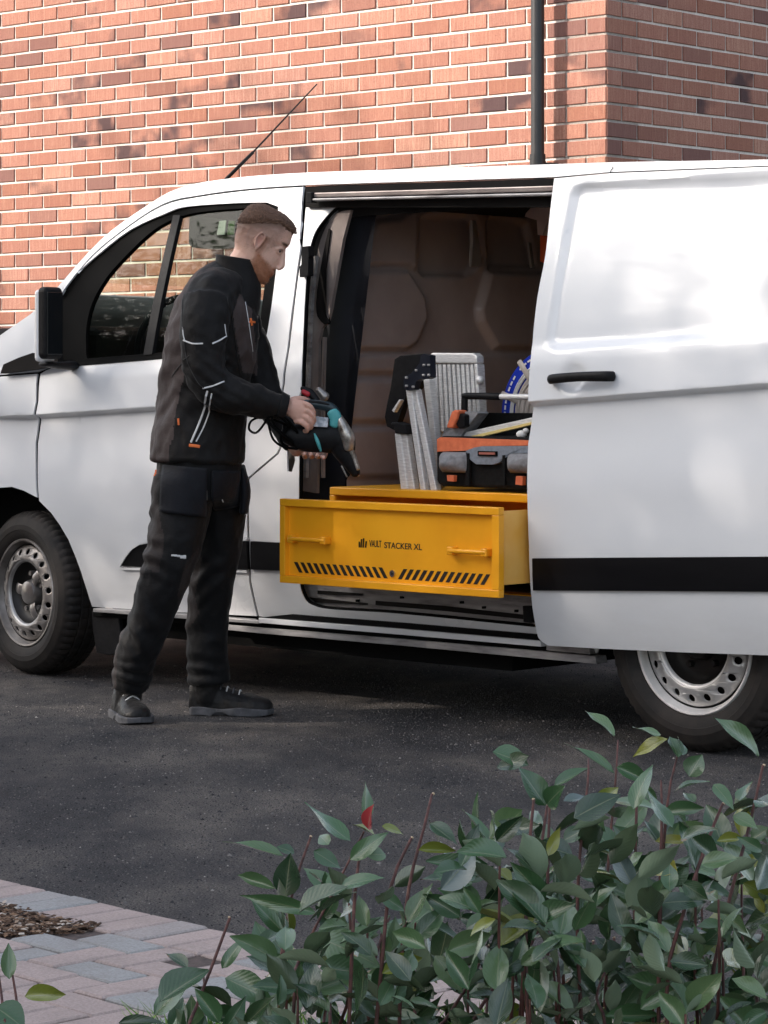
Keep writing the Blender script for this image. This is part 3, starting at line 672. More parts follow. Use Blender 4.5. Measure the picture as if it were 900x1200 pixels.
slide = panel('sliding_door', cat([(649.5, 209), (645, 245), (639, 300), (629.5, 350), (623, 410), (619.5, 450), (619, 470)], 3) + [(619, 520), (618, 580), (620, 640), (622, 690)] + cat([(624, 712), (629, 741), (633, 750), (642, 756.5)], 3)
              + [(700, 760), (800, 764.5), (900, 768), (975, 770), (978, 600), (974, 400), (965, 230), (962, 192), (900, 195.5), (716, 203)], m=M_paint, off=DO, step=.016, th=.03, extra=drecess)
strip('side_moulding', [(623.5, 654.5), (740, 653.5), (900, 652.5), (972, 652), (972, 694), (900, 693.5), (740, 692.5), (624.5, 692)], DO - .010, slide)
hz_ = hp.z; bm = bmesh.new(); y_ = hp.y - .035
L0 = pvp(642, 445, DO - .03); L1 = pvp(714, 441, DO - .03)
tube(bm, [(L0.x, L0.y + .025, L0.z), (L0.x + .02, L0.y - .004, L0.z + .002), ((L0.x + L1.x) / 2, L0.y - .01, (L0.z + L1.z) / 2 + .004), (L1.x - .02, L1.y - .004, L1.z), (L1.x, L1.y + .02, L1.z)], [.0135, .0165, .016, .0175, .017], [.009, .011, .011, .012, .01], seg=16)
h_ = auto(obj('door_handle', bm, M_blackpl, slide))
bm = bmesh.new(); q = pvp(716.5, 199, 0); tube(bm, [pvp(715.5, 203, -.004), pvp(716, 199.5, -.004), pvp(718, 197.5, -.004), pvp(718, 195.5, -.004)], .0016, seg=6, n=2); obj('rail_notch', bm, M_seam, van)
# ---- wheels
def lathe(bm, prof_, seg=96, fn=None):
    rows = []
    for k in range(seg):
        a = 2 * pi * k / seg; rows.append([bm.verts.new(((r + (fn(i, k) if fn else 0)) * cos(a), y, (r + (fn(i, k) if fn else 0)) * sin(a))) for i, (r, y) in enumerate(prof_)])
    for k in range(seg):
        A, B = rows[k], rows[(k + 1) % seg]
        for i in range(len(prof_) - 1): bm.faces.new((A[i], A[i + 1], B[i + 1], B[i]))
    bmesh.ops.recalc_face_normals(bm, faces=bm.faces)
def wheel(s, t, rz, silver, label):
    w = empty('wheel', (s, t, .343), rz); w.parent = van; w['label'] = label
    bm = bmesh.new()
    pf = [(.222, .03), (.228, .006), (.24, -.004), (.262, -.009), (.264, -.011), (.285, -.011), (.288, -.009), (.31, -.003), (.318, .003), (.328, .012), (.336, .022), (.340, .034), (.341, .062), (.334, .064), (.334, .070), (.342, .072), (.343, .100), (.335, .102), (.335, .110), (.343, .112), (.342, .14), (.334, .142), (.334, .148), (.341, .150), (.340, .178), (.332, .19), (.31, .205), (.26, .213), (.222, .19)]
    lathe(bm, pf, 180, lambda i, k: -.006 if (9 <= i <= 12 or 23 <= i <= 25) and k % 3 == 0 else (-.004 if 15 <= i <= 20 and k % 4 == 0 else 0))
    auto(obj('tyre', bm, M_tyre, w), 28)
    bm = bmesh.new(); lathe(bm, [(.221, .034), (.2265, .02), (.2265, .006), (.222, .0015), (.2155, .003), (.2125, .009), (.210, .022), (.206, .028), (.2045, .031)]); auto(obj('rim', bm, M_rimd if silver else M_lip, w), 50)
    bm = bmesh.new(); lathe(bm, [(.2045, .031), (.203, .05), (.2, .05), (.1985, .033), (.1965, .030)]); auto(obj('rim_groove', bm, M_dish, w), 50)
    fy = lambda r: .030 - .022 * sin(pi / 2 * min(1, (.197 - r) / .055))
    outer = [Vector(((.1970 * cos(a)), .1970 * sin(a), 0)) for a in np.linspace(0, 2 * pi, 96, endpoint=False)]
    holes = [[Vector(((.1385 * cos(a)), .1385 * sin(a), 0)) for a in np.linspace(0, 2 * pi, 72, endpoint=False)]]
    for h in range(18):
        A = 2 * pi * (h + .3) / 18; holes.append([Vector((.1715 * cos(A) + .0125 * cos(a), .1715 * sin(A) + .0125 * sin(a), 0)) for a in np.linspace(0, 2 * pi, 12, endpoint=False)])
    tri = tessellate_polygon([outer] + holes); bm = bmesh.new(); allp = [q for l in [outer] + holes for q in l]
    vs = [bm.verts.new((q.x, 0, q.y)) for q in allp]
    for t3 in tri:
        try: bm.faces.new([vs[i] for i in t3])
        except ValueError: pass
    for rr in (.176, .15, .138, .131): # rings so that the dished face curves
        pass
    bmesh.ops.subdivide_edges(bm, edges=[ee for ee in bm.edges if ee.calc_length() > .02], cuts=2)
    bmesh.ops.triangulate(bm, faces=bm.faces)
    for vv in bm.verts: vv.co.y = fy(math.hypot(vv.co.x, vv.co.z))
    bmesh.ops.recalc_face_normals(bm, faces=bm.faces)
    o = auto(obj('wheel_disc', bm, M_rimd if silver else M_rim, w), 60); mod_solid(o, .004, 0)
    bm = bmesh.new(); lathe(bm, [(.1385, .0083), (.134, .009), (.130, .013), (.128, .022)]); auto(obj('disc_roll', bm, M_rim if silver else M_lip, w), 60)
    bm = bmesh.new(); lathe(bm, [(.202, .06), (.19, .07), (.15, .065), (.13, .05), (.128, .0225), (.120, .045), (.095, .062), (.05, .06), (.0005, .06)]); auto(obj('wheel_dish', bm, M_dish, w), 50)
    bm = bmesh.new(); lathe(bm, [(.056, .062), (.052, .03), (.046, .018), (.03, .012), (.0005, .010)], 48); auto(obj('hub_cap', bm, M_cap if silver else M_dish, w), 40)
    for h in range(5):
        A = 2 * pi * h / 5 + .4; bm = bmesh.new(); tube(bm, [(.08 * cos(A), .06, .08 * sin(A)), (.08 * cos(A), .036, .08 * sin(A))], .0105, ref=(1, 0, .2), seg=6, n=1, rnd=False); auto(obj('wheel_nut', bm, M_cap if silver else M_dish, w), 30)
    if silver:
        for h in range(3):
            A = 2 * pi * h / 3 + .9; bm = bmesh.new(); tube(bm, [(.04 * cos(A), .035, .04 * sin(A)), (.075 * cos(A), .026, .075 * sin(A)), (.108 * cos(A), .035, .108 * sin(A))], [.02, .022, .02], .005, ref=(0, 1, 0), seg=10); auto(obj('hub_plate', bm, M_cap, w), 40)
    return w
wheel(.02, .045, radians(-7), True, 'front wheel with silver dusty hub')
qr = pv(814, 760, .02); rw_ = wheel(qr.x - .01, .02, 0, False, 'rear wheel with dark hub under the slid-back door'); rw_.scale = (1.05, 1, 1.05); rw_.location.z = .360
for s_ in (.02, qr.x):
    w = bpy.data.objects.new('far_wheel', None); link(w, van); bm = bmesh.new(); lathe(bm, [(.2, 0), (.343, .01), (.343, .2), (.2, .21)], 48); o = auto(obj('tyre', bm, M_tyre, w)); o.location = (s_, 1.68, .343)
extr('mud_flap', [(107, 716), (138, 718), (141, 740), (137, 767), (126, 768), (113, 765), (108, 735)], .06, .02, M_blackpl, bev=.004)
# ---- roof aerial
q0 = pv(265, 210, .45); q1 = pv(296, 179, .45); q2 = pv(371, 99, .45); bm = bmesh.new(); tube(bm, [q0, q1], [.008, .007], seg=8, n=1); tube(bm, [q1, q2], [.0045, .0028], seg=6, n=1)
rb = bmesh.new(); auto(obj('aerial', bm, M_blackpl, van))
# ================================================================== load in the side doorway
def vobj_root(name, label, cat, group=None):
    return empty(name, VO, -TV, label, cat, group)
def nice(ob): return ob
# ---- yellow storage box with its drawer pulled out
TD = -.27
cab = vobj_root('storage_box', 'yellow steel tool store in the van doorway with its drawer pulled out', 'storage box')
a, b, c_, d_ = pv(327, 583, TD), pv(584.5, 596, TD), pv(584.5, 702, TD), pv(328, 682, TD)
sl, sr = (a.x + d_.x) / 2, (b.x + c_.x) / 2; zt, zb = (a.z + b.z) / 2, (c_.z + d_.z) / 2
TC = .0; ZT = .834; cl = sl - .012; cr = cl + 1.42
Y = M_yellow
def cbox(n, *q, m=None, bev=.002, parent=None): return box(n, *q, m or Y, parent or cab, bev)
cbox('top_panel', cl, cr, TC + .015, TC + 1.3, ZT - .006, ZT)
cbox('side_panel', cl, cl + .004, TC + .015, TC + 1.3, zb - .01, ZT - .007)
cbox('side_panel', cr - .004, cr, TC + .015, TC + 1.3, zb - .01, ZT - .007)
cbox('front_rail', cl, cr, TC - .0, TC + .014, ZT - .03, ZT, bev=.004)
cbox('front_rail', cl, cl + .026, TC - .0, TC + .0135, zb - .01, ZT - .031)
cbox('bottom_panel', cl, cr, TC + .015, TC + 1.3, zb - .016, zb - .011)
dr = bpy.data.objects.new('drawer', None); link(dr, cab); dr['label'] = 'drawer pulled out over the sill'
def db(n, *q, m=None, bev=.002): return box(n, *q, m or Y, dr, bev)
fw = .027
db('drawer_frame', sl, sr, TD, TD + .028, zt - fw, zt, bev=.003); db('drawer_frame', sl, sr, TD, TD + .028, zb, zb + fw, bev=.003)
db('drawer_frame', sl, sl + fw, TD + .0004, TD + .028, zb + fw, zt - fw, bev=.002); db('drawer_frame', sr - fw * 1.2, sr, TD + .0004, TD + .028, zb + fw, zt - fw, bev=.002)
db('drawer_front', sl + fw, sr - fw, TD + .022, TD + .03, zb + fw, zt - fw, bev=0)
db('drawer_side', sr - .03, sr - .026, TD + .03, TD + 1.0, zb + .04, zt - .014, m=M_yellow2, bev=.001)
db('drawer_side', sl + .026, sl + .03, TD + .03, TD + 1.0, zb + .04, zt - .014, bev=.001)
db('drawer_base', sl + .03, sr - .031, TD + .03, TD + 1.0, zb + .04, zb + .044, bev=0)
db('drawer_back', sl + .03, sr - .031, TD + 1.0, TD + 1.004, zb + .04, zt - .014, bev=0)
TP = TD + .022
def hnd(u0, v0, u1, v1):
    h = bpy.data.objects.new('drawer_handle', None); link(h, dr)
    A = pv(u0, v0, TD + .0); B = pv(u1, v1, TD + .0); zc = (A.z + B.z) / 2
    bm = bmesh.new(); tube(bm, [(A.x, TD - .006, zc), (B.x, TD - .006, zc)], .0085, seg=14, n=1); auto(obj('grip_bar', bm, M_yellow, h))
    for x in (A.x + .004, B.x - .004): box('grip_mount', x - .013, x + .013, TD - .012, TP, zc - .014, zc + .014, M_yellow, h, .004)
hnd(341, 631, 381, 634); hnd(528, 645, 570, 648)
def slots(u0, v0, u1, v1, n_, lean):
    bm = bmesh.new(); A = pv(u0, v0, TP); B = pv(u1, v1, TP)
    zc = (zb + .058); hh = .0185
    for i in range(n_):
        x = A.x + (B.x - A.x) * (i + .5) / n_; w = (B.x - A.x) / n_ * .27
        q = [(x - w - lean, zc + hh), (x + w - lean, zc + hh), (x + w + lean, zc - hh), (x - w + lean, zc - hh)]
        A1 = [bm.verts.new((a_, TP - .0012, b_)) for a_, b_ in q]; B1 = [bm.verts.new((a_, TP - .0001, b_)) for a_, b_ in q]
        bm.faces.new(A1); bm.faces.new(B1[::-1])
        for k in range(4): bm.faces.new((A1[k], B1[k], B1[(k + 1) % 4], A1[(k + 1) % 4]))
    bmesh.ops.recalc_face_normals(bm, faces=bm.faces)
    o = obj('vent_slots', bm, M_print, dr); o['kind'] = 'stuff'
slots(346, 661, 453, 672, 14, .0135); slots(468, 673, 573, 683, 13, -.0135)
bm = bmesh.new(); q = pv(460.5, 673, TP); tube(bm, [(q.x, TP, zb + .058), (q.x, TP - .006, zb + .058)], .012, seg=18, n=1, rnd=False, ref=(0, 0, 1)); auto(obj('lock', bm, M_chrome, dr), 30)
bm = bmesh.new(); tube(bm, [(q.x, TP - .006, zb + .058), (q.x, TP - .0068, zb + .058)], .0055, seg=12, n=1, rnd=False, ref=(0, 0, 1)); obj('keyhole', bm, M_print, dr)
def text(name, body, x0, x1, zc, hgt, y, m, parent, z_squash=1):
    c = bpy.data.curves.new(name, 'FONT'); c.body = body; c.align_x = 'LEFT'; c.extrude = .0005; c.size = 1; c.offset = .012
    o = bpy.data.objects.new(name, c); COL.objects.link(o); bpy.context.view_layer.update()
    me = bpy.data.meshes.new_from_object(o.evaluated_get(bpy.context.evaluated_depsgraph_get())); bpy.data.objects.remove(o)
    xs = [v_.co.x for v_ in me.vertices]; ys = [v_.co.y for v_ in me.vertices]; w, h = max(xs) - min(xs), max(ys) - min(ys); X0, Y0 = min(xs), min(ys)
    for v_ in me.vertices: v_.co = ((v_.co.x - X0) / w * (x1 - x0) + x0, y - .0006 - v_.co.z, (v_.co.y - Y0) / h * hgt + zc - hgt / 2)
    me.materials.clear(); me.materials.append(m); return obj(name, me, None, parent)
zl = pv(455, 638, TP).z
A, B = pv(450.5, 638, TP).x, pv(494.5, 641, TP).x
text('lettering', 'STACKER XL', A, B, zl - .003, .0215, TP, M_print, dr)
A, B = pv(433, 638, TP).x, pv(447, 638, TP).x; text('lettering', 'VAULT', A, B, zl, .024, TP, M_print, dr)
bm = bmesh.new(); A, B = pv(420.5, 637, TP).x, pv(430.5, 637, TP).x; w = B - A
for x0, top_, lean in ((0, .62, .0), (.2, .9, .06), (.45, 1.0, .06), (.72, .7, .1)):
    q = [(A + w * x0, zl - .016), (A + w * (x0 + .17), zl - .016), (A + w * (x0 + .17 + lean), zl - .016 + .033 * top_), (A + w * (x0 + lean), zl - .016 + .033 * top_)]
    A1 = [bm.verts.new((a_, TP - .0012, b_)) for a_, b_ in q]; bm.faces.new(A1)
bmesh.ops.solidify(bm, geom=bm.faces[:], thickness=.0008); obj('logo_mark', bm, M_print, dr)
# ---- folding ladder / work platform
lad = vobj_root('folding_ladder', 'folded aluminium ladder standing on the yellow store left of the tool bag', 'ladder')
def L(n, poly, t, th, m, bev=.002): return extr(n, poly, t, th, m, lad, bev)
def q4(poly, s=4.5, ox=440, oy=380): return [(ox + x / s, oy + y / s) for x, y in poly]
L('black_frame', q4([(100, 185), (130, 165), (250, 155), (250, 300), (215, 350), (160, 380), (130, 480), (100, 560), (60, 540), (48, 490), (60, 420), (80, 330)]), .24, .03, M_blackpl)
L('platform_frame', q4([(285, 158), (300, 150), (515, 152), (535, 170), (535, 208), (285, 205)]), .20, .04, M_alu, .005)
L('platform_frame', q4([(280, 210), (302, 210), (335, 560), (320, 600), (300, 600)]), .20, .04, M_alu, .003)
L('platform_frame', q4([(520, 210), (537, 210), (550, 460), (535, 470)]), .20, .04, M_alu, .003)
n_ = 9
for i in range(n_):
    x0 = 306 + i * 24; x1 = x0 + 15
    yb = np.interp(x0, [300, 360, 400, 560], [590, 540, 470, 460])
    L('tread_slat', q4([(x0, 212), (x1, 212), (x1 + 16, yb), (x0 + 16, yb)]), .205, .02, M_alu, .0015)
L('platform_back', q4([(300, 208), (525, 208), (540, 460), (400, 470), (340, 590), (315, 590)]), .235, .01, M_dark, 0)
L('rail', q4([(250, 290), (285, 290), (345, 860), (318, 872), (300, 700)]), .12, .03, M_alu, .004)
L('rail', q4([(158, 345), (188, 345), (262, 876), (236, 876)]), .03, .03, M_alu, .004)
L('rail', q4([(188, 345), (214, 340), (322, 876), (290, 878)]), .035, .03, M_alu, .004)
L('rail', q4([(186, 350), (192, 350), (290, 876), (262, 876)]), .05, .02, M_galv, 0)
L('hinge', q4([(150, 275), (185, 262), (232, 205), (238, 165), (255, 155), (288, 165), (290, 280), (268, 290), (240, 288), (215, 300), (200, 345), (165, 350), (148, 330)]), .015, .03, mat('blue_black_plastic', (.012, .014, .022), .35), .006)
for a_, b_ in ((160, 282), (160, 325), (195, 330), (212, 243), (252, 215), (277, 215), (250, 268), (278, 268)):
    L('rivet', q4([(a_ - 6, b_ - 6), (a_ + 6, b_ - 6), (a_ + 6, b_ + 6), (a_ - 6, b_ + 6)]), .009, .008, M_rim, .002)
L('rail', q4([(99, 575), (130, 577), (170, 872), (133, 872)]), .06, .03, M_alu, .004)
L('rail', q4([(131, 577), (163, 580), (207, 872), (172, 872)]), .065, .03, M_alu, .004)
L('hinge', q4([(82, 518), (120, 515), (158, 530), (166, 580), (103, 577), (98, 540), (82, 535)]), .05, .04, M_blackpl, .005)
L('strut', q4([(85, 455), (125, 395), (132, 402), (97, 465)]), .2, .02, M_alu, .002)
bm = bmesh.new(); q = pv(440 + 552 / 4.5, 380 + 295 / 4.5, .2); ball(bm, q, .016, seg=10); obj('knob', bm, M_alu, lad, smooth=True)
# ---- tool bag
bag = vobj_root('tool_bag', 'open orange and grey tool bag with black tubular handle on the yellow store', 'tool bag')
def T(n, poly, t, th, m, bev=.003): return extr(n, poly, t, th, m, bag, bev)
T('bag_body', q4([(322, 600), (345, 590), (1150, 600), (1150, 872), (860, 872), (345, 855), (325, 840)]), .035, .30, M_blackfab, .012)
T('orange_band', q4([(323, 605), (340, 596), (800, 612), (1130, 612), (1130, 640), (800, 640), (560, 643), (520, 650), (470, 668), (325, 672)]), .022, .02, M_orange, .004)
T('front_panel', q4([(475, 668), (520, 650), (560, 643), (800, 642), (1130, 642), (1130, 680), (700, 680), (670, 700), (655, 728), (620, 740), (530, 738), (500, 715), (490, 690)]), .018, .025, M_blueg, .005)
def pocket(name, poly, m):
    pts = [pv(a_, b_, .0) for a_, b_ in q4(poly)]; xs = [w.x for w in pts]; zs = [w.z for w in pts]; x0, x1, z0, z1 = min(xs), max(xs), min(zs), max(zs)
    bm = bmesh.new(); nn = 14; g_ = []
    for j in range(nn + 1):
        for i in range(nn + 1):
            a_, b_ = i / nn, j / nn; k = (1 - abs(2 * a_ - 1) ** 3.2) * (1 - abs(2 * b_ - 1) ** 3.2)
            w = .012 * noise.noise(Vector((a_ * 3, b_ * 3, x0))) * k
            g_.append(bm.verts.new((x0 + (x1 - x0) * a_, .03 - (.05) * k ** .6 + w, z0 + (z1 - z0) * b_)))
    for j in range(nn):
        for i in range(nn): bm.faces.new((g_[j * 15 + i], g_[j * 15 + i + 1], g_[(j + 1) * 15 + i + 1], g_[(j + 1) * 15 + i]))
    bmesh.ops.recalc_face_normals(bm, faces=bm.faces); return obj(name, bm, m, bag, smooth=True)
pocket('pocket', [(323, 675), (472, 675), (472, 785), (323, 780)], M_grey); pocket('pocket', [(680, 682), (850, 682), (850, 790), (680, 785)], M_grey)
T('zip_pull', q4([(375, 795), (412, 797), (410, 830), (378, 828)]), -.004, .02, M_orange, .002); T('zip_pull', q4([(740, 800), (776, 802), (774, 850), (736, 846)]), -.004, .02, M_orange, .002)
T('strap', q4([(474, 680), (494, 680), (494, 850), (474, 850)]), .015, .01, M_blackfab, .001); T('strap', q4([(668, 690), (682, 690), (682, 850), (668, 850)]), .015, .01, M_blackfab, .001)
T('badge', q4([(537, 668), (637, 670), (637, 696), (537, 694)]), .010, .012, M_seam, .002)
T('badge_text', q4([(545, 674), (628, 676), (628, 688), (545, 686)]), .007, .004, mat('badge_red', (.35, .12, .09), .5), 0)
T('end_flap', q4([(372, 545), (402, 458), (415, 452), (440, 456), (428, 500), (405, 550)]), .05, .05, M_orange, .006)
T('bag_end', q4([(345, 590), (372, 548), (405, 552), (430, 500), (436, 460), (530, 460), (540, 470), (470, 560), (450, 592)]), .085, .06, M_grey, .006)
T('bag_buckle', q4([(425, 475), (445, 470), (470, 478), (470, 540), (440, 552), (425, 530)]), .06, .03, M_blackpl, .004)
T('bag_back', q4([(520, 466), (1150, 470), (1150, 600), (450, 592)]), .30, .02, M_blackfab, .004)
bm = bmesh.new(); A = pv(440 + 470 / 4.5, 380 + 378 / 4.5, .16); B = pv(440 + 655 / 4.5, 380 + 382 / 4.5, .16); C = pv(720, 466, .16); D = pv(440 + 470 / 4.5, 380 + 500 / 4.5, .16)
tube(bm, [D, A + Vector((0, 0, -.01)), A + Vector((.012, 0, 0)), B], .0125, seg=12, n=2); auto(obj('handle_grip', bm, M_blackpl, bag))
bm = bmesh.new(); tube(bm, [B, C], .0105, seg=12, n=1); auto(obj('handle_tube', bm, M_alu, bag))
lvl = vobj_root('spirit_level', 'long aluminium and yellow spirit level lying across the open tool bag', 'spirit level')
extr('level_body', q4([(440, 578), (470, 570), (1100, 430), (1100, 452), (520, 598), (480, 598)]), .10, .02, M_alu, lvl, .002)
extr('level_edge', q4([(500, 590), (1100, 450), (1100, 462), (530, 600)]), .094, .02, mat('pale_yellow', (.75, .58, .22), .5), lvl, .001)
for i, (a_, b_) in enumerate(((755, 575), (775, 590), (790, 575))):
    pass
bm = bmesh.new(); q = pv(440 + 770 / 4.5, 380 + 580 / 4.5, .08); ball(bm, q, (.022, .015, .014), seg=10); ball(bm, q + Vector((.02, .0, .012)), (.012, .012, .01), seg=10)
tag(world_to(van, obj('rag', bm, M_white, van, smooth=True)) if False else obj('tool_socket', bm, M_white, bag, smooth=True))
# ---- cable drum
reel = vobj_root('cable_drum', 'blue cable drum wound with pale cable behind the tool bag', 'cable drum')
RC = pv(648, 487, .42)
def lath(name, prof_, m, seg=72):
    bm = bmesh.new(); lathe(bm, prof_, seg); o = auto(obj(name, bm, m, reel), 45); o.location = RC; return o
lath('drum_flange', [(.205, .0), (.243, -.004), (.248, .005), (.248, .018), (.205, .02)], M_blue); lath('drum_flange', [(.16, .0), (.205, .003), (.205, .012)], M_blue)
lath('cable_winding', [(.186, -.004), (.19, -.008), (.194, -.004), (.2, -.009), (.205, -.004), (.2055, .02)], M_white)
bm = bmesh.new()
for k in range(11):
    r_ = .06 + k * .0115; tube(bm, [(r_ * cos(a_), .0 - .004 * (k % 2), r_ * sin(a_)) for a_ in np.linspace(0, 2 * pi, 49)], .0062, seg=6, n=1, caps=False)
o = auto(obj('cable_winding', bm, M_beige, reel)); o.location = RC
for a_ in (162, 128, 196):
    bm = bmesh.new(); A_r = radians(a_); tube(bm, [(.17 * cos(A_r), -.008, .17 * sin(A_r)), (.25 * cos(A_r), -.008, .25 * sin(A_r))], .012, .005, ref=(0, 1, 0), seg=8, n=1); o = auto(obj('drum_clip', bm, M_beige, reel)); o.location = RC
for k in range(26):
    a_ = radians(95 + k * 6); bm = bmesh.new(); bx(bm, -.008, .008, -.0055, -.004, -.0035, .0035); o = obj('print_mark', bm, M_white, reel); o.location = RC + Vector((.227 * cos(a_), 0, .227 * sin(a_))); o.rotation_euler = (0, -(a_ + pi / 2), 0)
    if k % 4 == 3: bpy.data.objects.remove(o)
# ================================================================== an unseen house added across the road to shade the foreground
def across(s, t, z=0): return VO + av * s + nv * t + Vector((0, 0, z))
M_tile = speckled('roof_tile', [(.3, (.06, .045, .04)), (.7, (.12, .085, .07))], 3, .85)
hs = empty('neighbouring_house', across(0, -15.5), -TV, 'long brick house across the road whose shade lies over the van', 'house')
R0, R1, ZR_ = -30, 3.2, 9.2
box("wall", R0, R1, -4, 4, 0, 5.6, M_brick, hs)
bm = bmesh.new()
for y0, y1 in ((-4.3, 0), (4.3, 0)):
    q = [bm.verts.new(c) for c in ((R0 - .3, y0, 5.45), (R1 + .3, y0, 5.45), (R1 + .3, y1, ZR_), (R0 - .3, y1, ZR_))]; bm.faces.new(q)
for x in (R0 - .02, R1 + .02): bm.faces.new([bm.verts.new(c) for c in ((x, -4.2, 5.5), (x, 4.2, 5.5), (x, 0, ZR_ - .08))])
bmesh.ops.recalc_face_normals(bm, faces=bm.faces); mod_solid(obj('roof', bm, M_tile, hs), .12)
M_pane = mat('window_pane', (.03, .035, .04), .08, 0, .6)
for i in range(8):
    for z in (1.0, 3.6):
        x = R0 + 2 + i * 3.4; w = box('window', x, x + 1.3, 4.0, 4.06, z, z + 1.35, M_white, hs); box('pane', x + .08, x + 1.22, 4.05, 4.075, z + .08, z + 1.27, M_pane, w)

M_bark = speckled('tree_bark', [(.3, (.05, .04, .03)), (.7, (.12, .10, .08))], 12, .9)
M_crown = mat('tree_foliage', rough=.6); g = N(M_crown); isl = g.n('NewGeometry').outputs['Random Per Island']
g.l(g.ramp(isl, [(0, (.03, .06, .02)), (.5, (.06, .10, .03)), (1, (.12, .13, .04))]), g.b.inputs['Base Color'])
rt = random.Random(11)
TREE_LABELS = ['street tree at the far left end of the row across the road', 'second street tree from the left across the road', 'middle street tree before the house across the road', 'second street tree from the right across the road', 'street tree at the right end of the row across the road']
for i in range(5):  # unseen trees added to dapple the sun, crowns shaped for their shade
    s_ = -19 + i * 4.4 + rt.uniform(-.5, .5); t_ = -12.6 + rt.uniform(-.6, .6)
    tr = empty('street_tree', across(s_, t_), 0, TREE_LABELS[i], 'tree', 'street trees across the road')
    bm = bmesh.new(); tube(bm, [(0, 0, 0), (.1, 0, 2), (0, .1, 4.5), (.1, .1, 8)], [.2, .15, .12, .04], seg=10)
    for k in range(9):
        a = rt.uniform(0, 6.3); z = rt.uniform(3, 7); L_ = rt.uniform(1.5, 2.6); tube(bm, [(0, 0, z), (cos(a) * L_ * .5, sin(a) * L_ * .5, z + .6), (cos(a) * L_, sin(a) * L_, z + 1.5)], [.07, .045, .015], seg=7)
    obj('trunk', bm, M_bark, tr, smooth=True)
    vv_, ff_ = [], []; clumps = [(rt.gauss(0, 1.25), rt.gauss(0, 1.1), 6.0 + rt.gauss(0, 1.7)) for _ in range(40)] + [(rt.uniform(-2.6, 2.6), rt.gauss(0, .8), rt.uniform(8.0, 10.0)) for _ in range(44)]
    for k in range(12000):
        c = clumps[rt.randrange(84)]; q = Vector((c[0] + rt.gauss(0, .42), c[1] + rt.gauss(0, .42), c[2] + rt.gauss(0, .38)))
        if q.z > 10.5 or q.z < 2.6: continue
        a = Vector((rt.gauss(0, 1), rt.gauss(0, 1), rt.gauss(0, 1))).normalized(); b = a.orthogonal().normalized(); L_ = rt.uniform(.05, .10); n0 = len(vv_)
        vv_ += [tuple(q - a * L_), tuple(q + b * L_ * .5), tuple(q + a * L_), tuple(q - b * L_ * .5)]; ff_.append((n0, n0 + 1, n0 + 2, n0 + 3))
    me = bpy.data.meshes.new('crown'); me.from_pydata(vv_, [], ff_); obj('crown', me, M_crown, tr)
# ================================================================== the man
DM = 9.85
def pm_(u, v_, dd=0.0): q = P(u, v_, DM); return Vector((q.x, DM + dd, q.z))
PX = DM / F                                # metres per pixel at the man
M_skin = mat('skin', (.6, .38, .3), .5, 0, .4); g = N(M_skin)
at = g.n('Attribute'); at.attribute_name = 'tint'; g.b.inputs['Subsurface Weight'].default_value = .12; g.b.inputs['Subsurface Radius'].default_value = (.012, .004, .002)
fz = g.noise(g.coord('World'), 420, 3, .8)
g.l(g.mix(g.ramp(fz, [(.3, K(.22)), (.6, K(0))]), at.outputs['Color'], (.22, .11, .075)), g.b.inputs['Base Color']); g.bump(fz, .12, .001)
def cloth(name, lo, hi, sc=260, r=.62):
    m = mat(name, lo, r, 0, .16); g = N(m); v = g.coord('World'); f = g.noise(v, 9, 5, .65); w = g.noise(v, sc, 2)
    g.l(g.ramp(f, [(.3, lo), (.7, hi)]), g.b.inputs['Base Color']); g.b.inputs['Sheen Weight'].default_value = .05; g.b.inputs['Sheen Roughness'].default_value = .5
    g.bump(g.math('ADD', w, g.math('MULTIPLY', g.noise(v, 45, 4), 2.0)), .35, .003); return m
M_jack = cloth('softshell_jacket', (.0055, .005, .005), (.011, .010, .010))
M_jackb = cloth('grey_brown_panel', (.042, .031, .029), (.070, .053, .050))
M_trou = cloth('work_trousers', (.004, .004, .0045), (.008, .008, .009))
M_trou_sun = cloth('worn_trouser_panel', (.014, .011, .011), (.032, .026, .025))
M_boot = cloth('black_leather', (.006, .006, .0065), (.022, .021, .021), 200, .42)
M_sole = speckled('boot_sole', [(.3, (.035, .037, .042)), (.7, (.10, .10, .11))], 30, .8)
M_silver = mat('reflective_piping', (.62, .62, .62), .4); M_or = mat('orange_tab', (.75, .17, .04), .6)
M_hair = mat('brown_hair', rough=.6); g = N(M_hair); v = g.coord('World', (1, 1, .35)); f = g.noise(v, 330, 3, .8)
g.l(g.ramp(f, [(.3, (.05, .026, .016)), (.55, (.13, .066, .04)), (.8, (.30, .165, .10))]), g.b.inputs['Base Color']); g.bump(f, 1.0, .006)
man = empty('person', (pm_(230, 840).x, DM, 0), 0, 'man in black work jacket and trousers holding a power tool beside the open van door', 'person')
man['label'] = 'man in black work clothes and boots leaning to lift a power tool'
def mf(*a, **k):
    o = fuse(*a, **k); o.parent = man; o.matrix_parent_inverse = Matrix.Translation(-man.location); return o
def mo(name, bm, m, **k):
    bmesh.ops.recalc_face_normals(bm, faces=bm.faces); o = obj(name, bm, m, man, **k); o.matrix_parent_inverse = Matrix.Translation(-man.location); return o
def path(rows): return [tuple(pm_(a, b, c)) for a, b, c in rows]
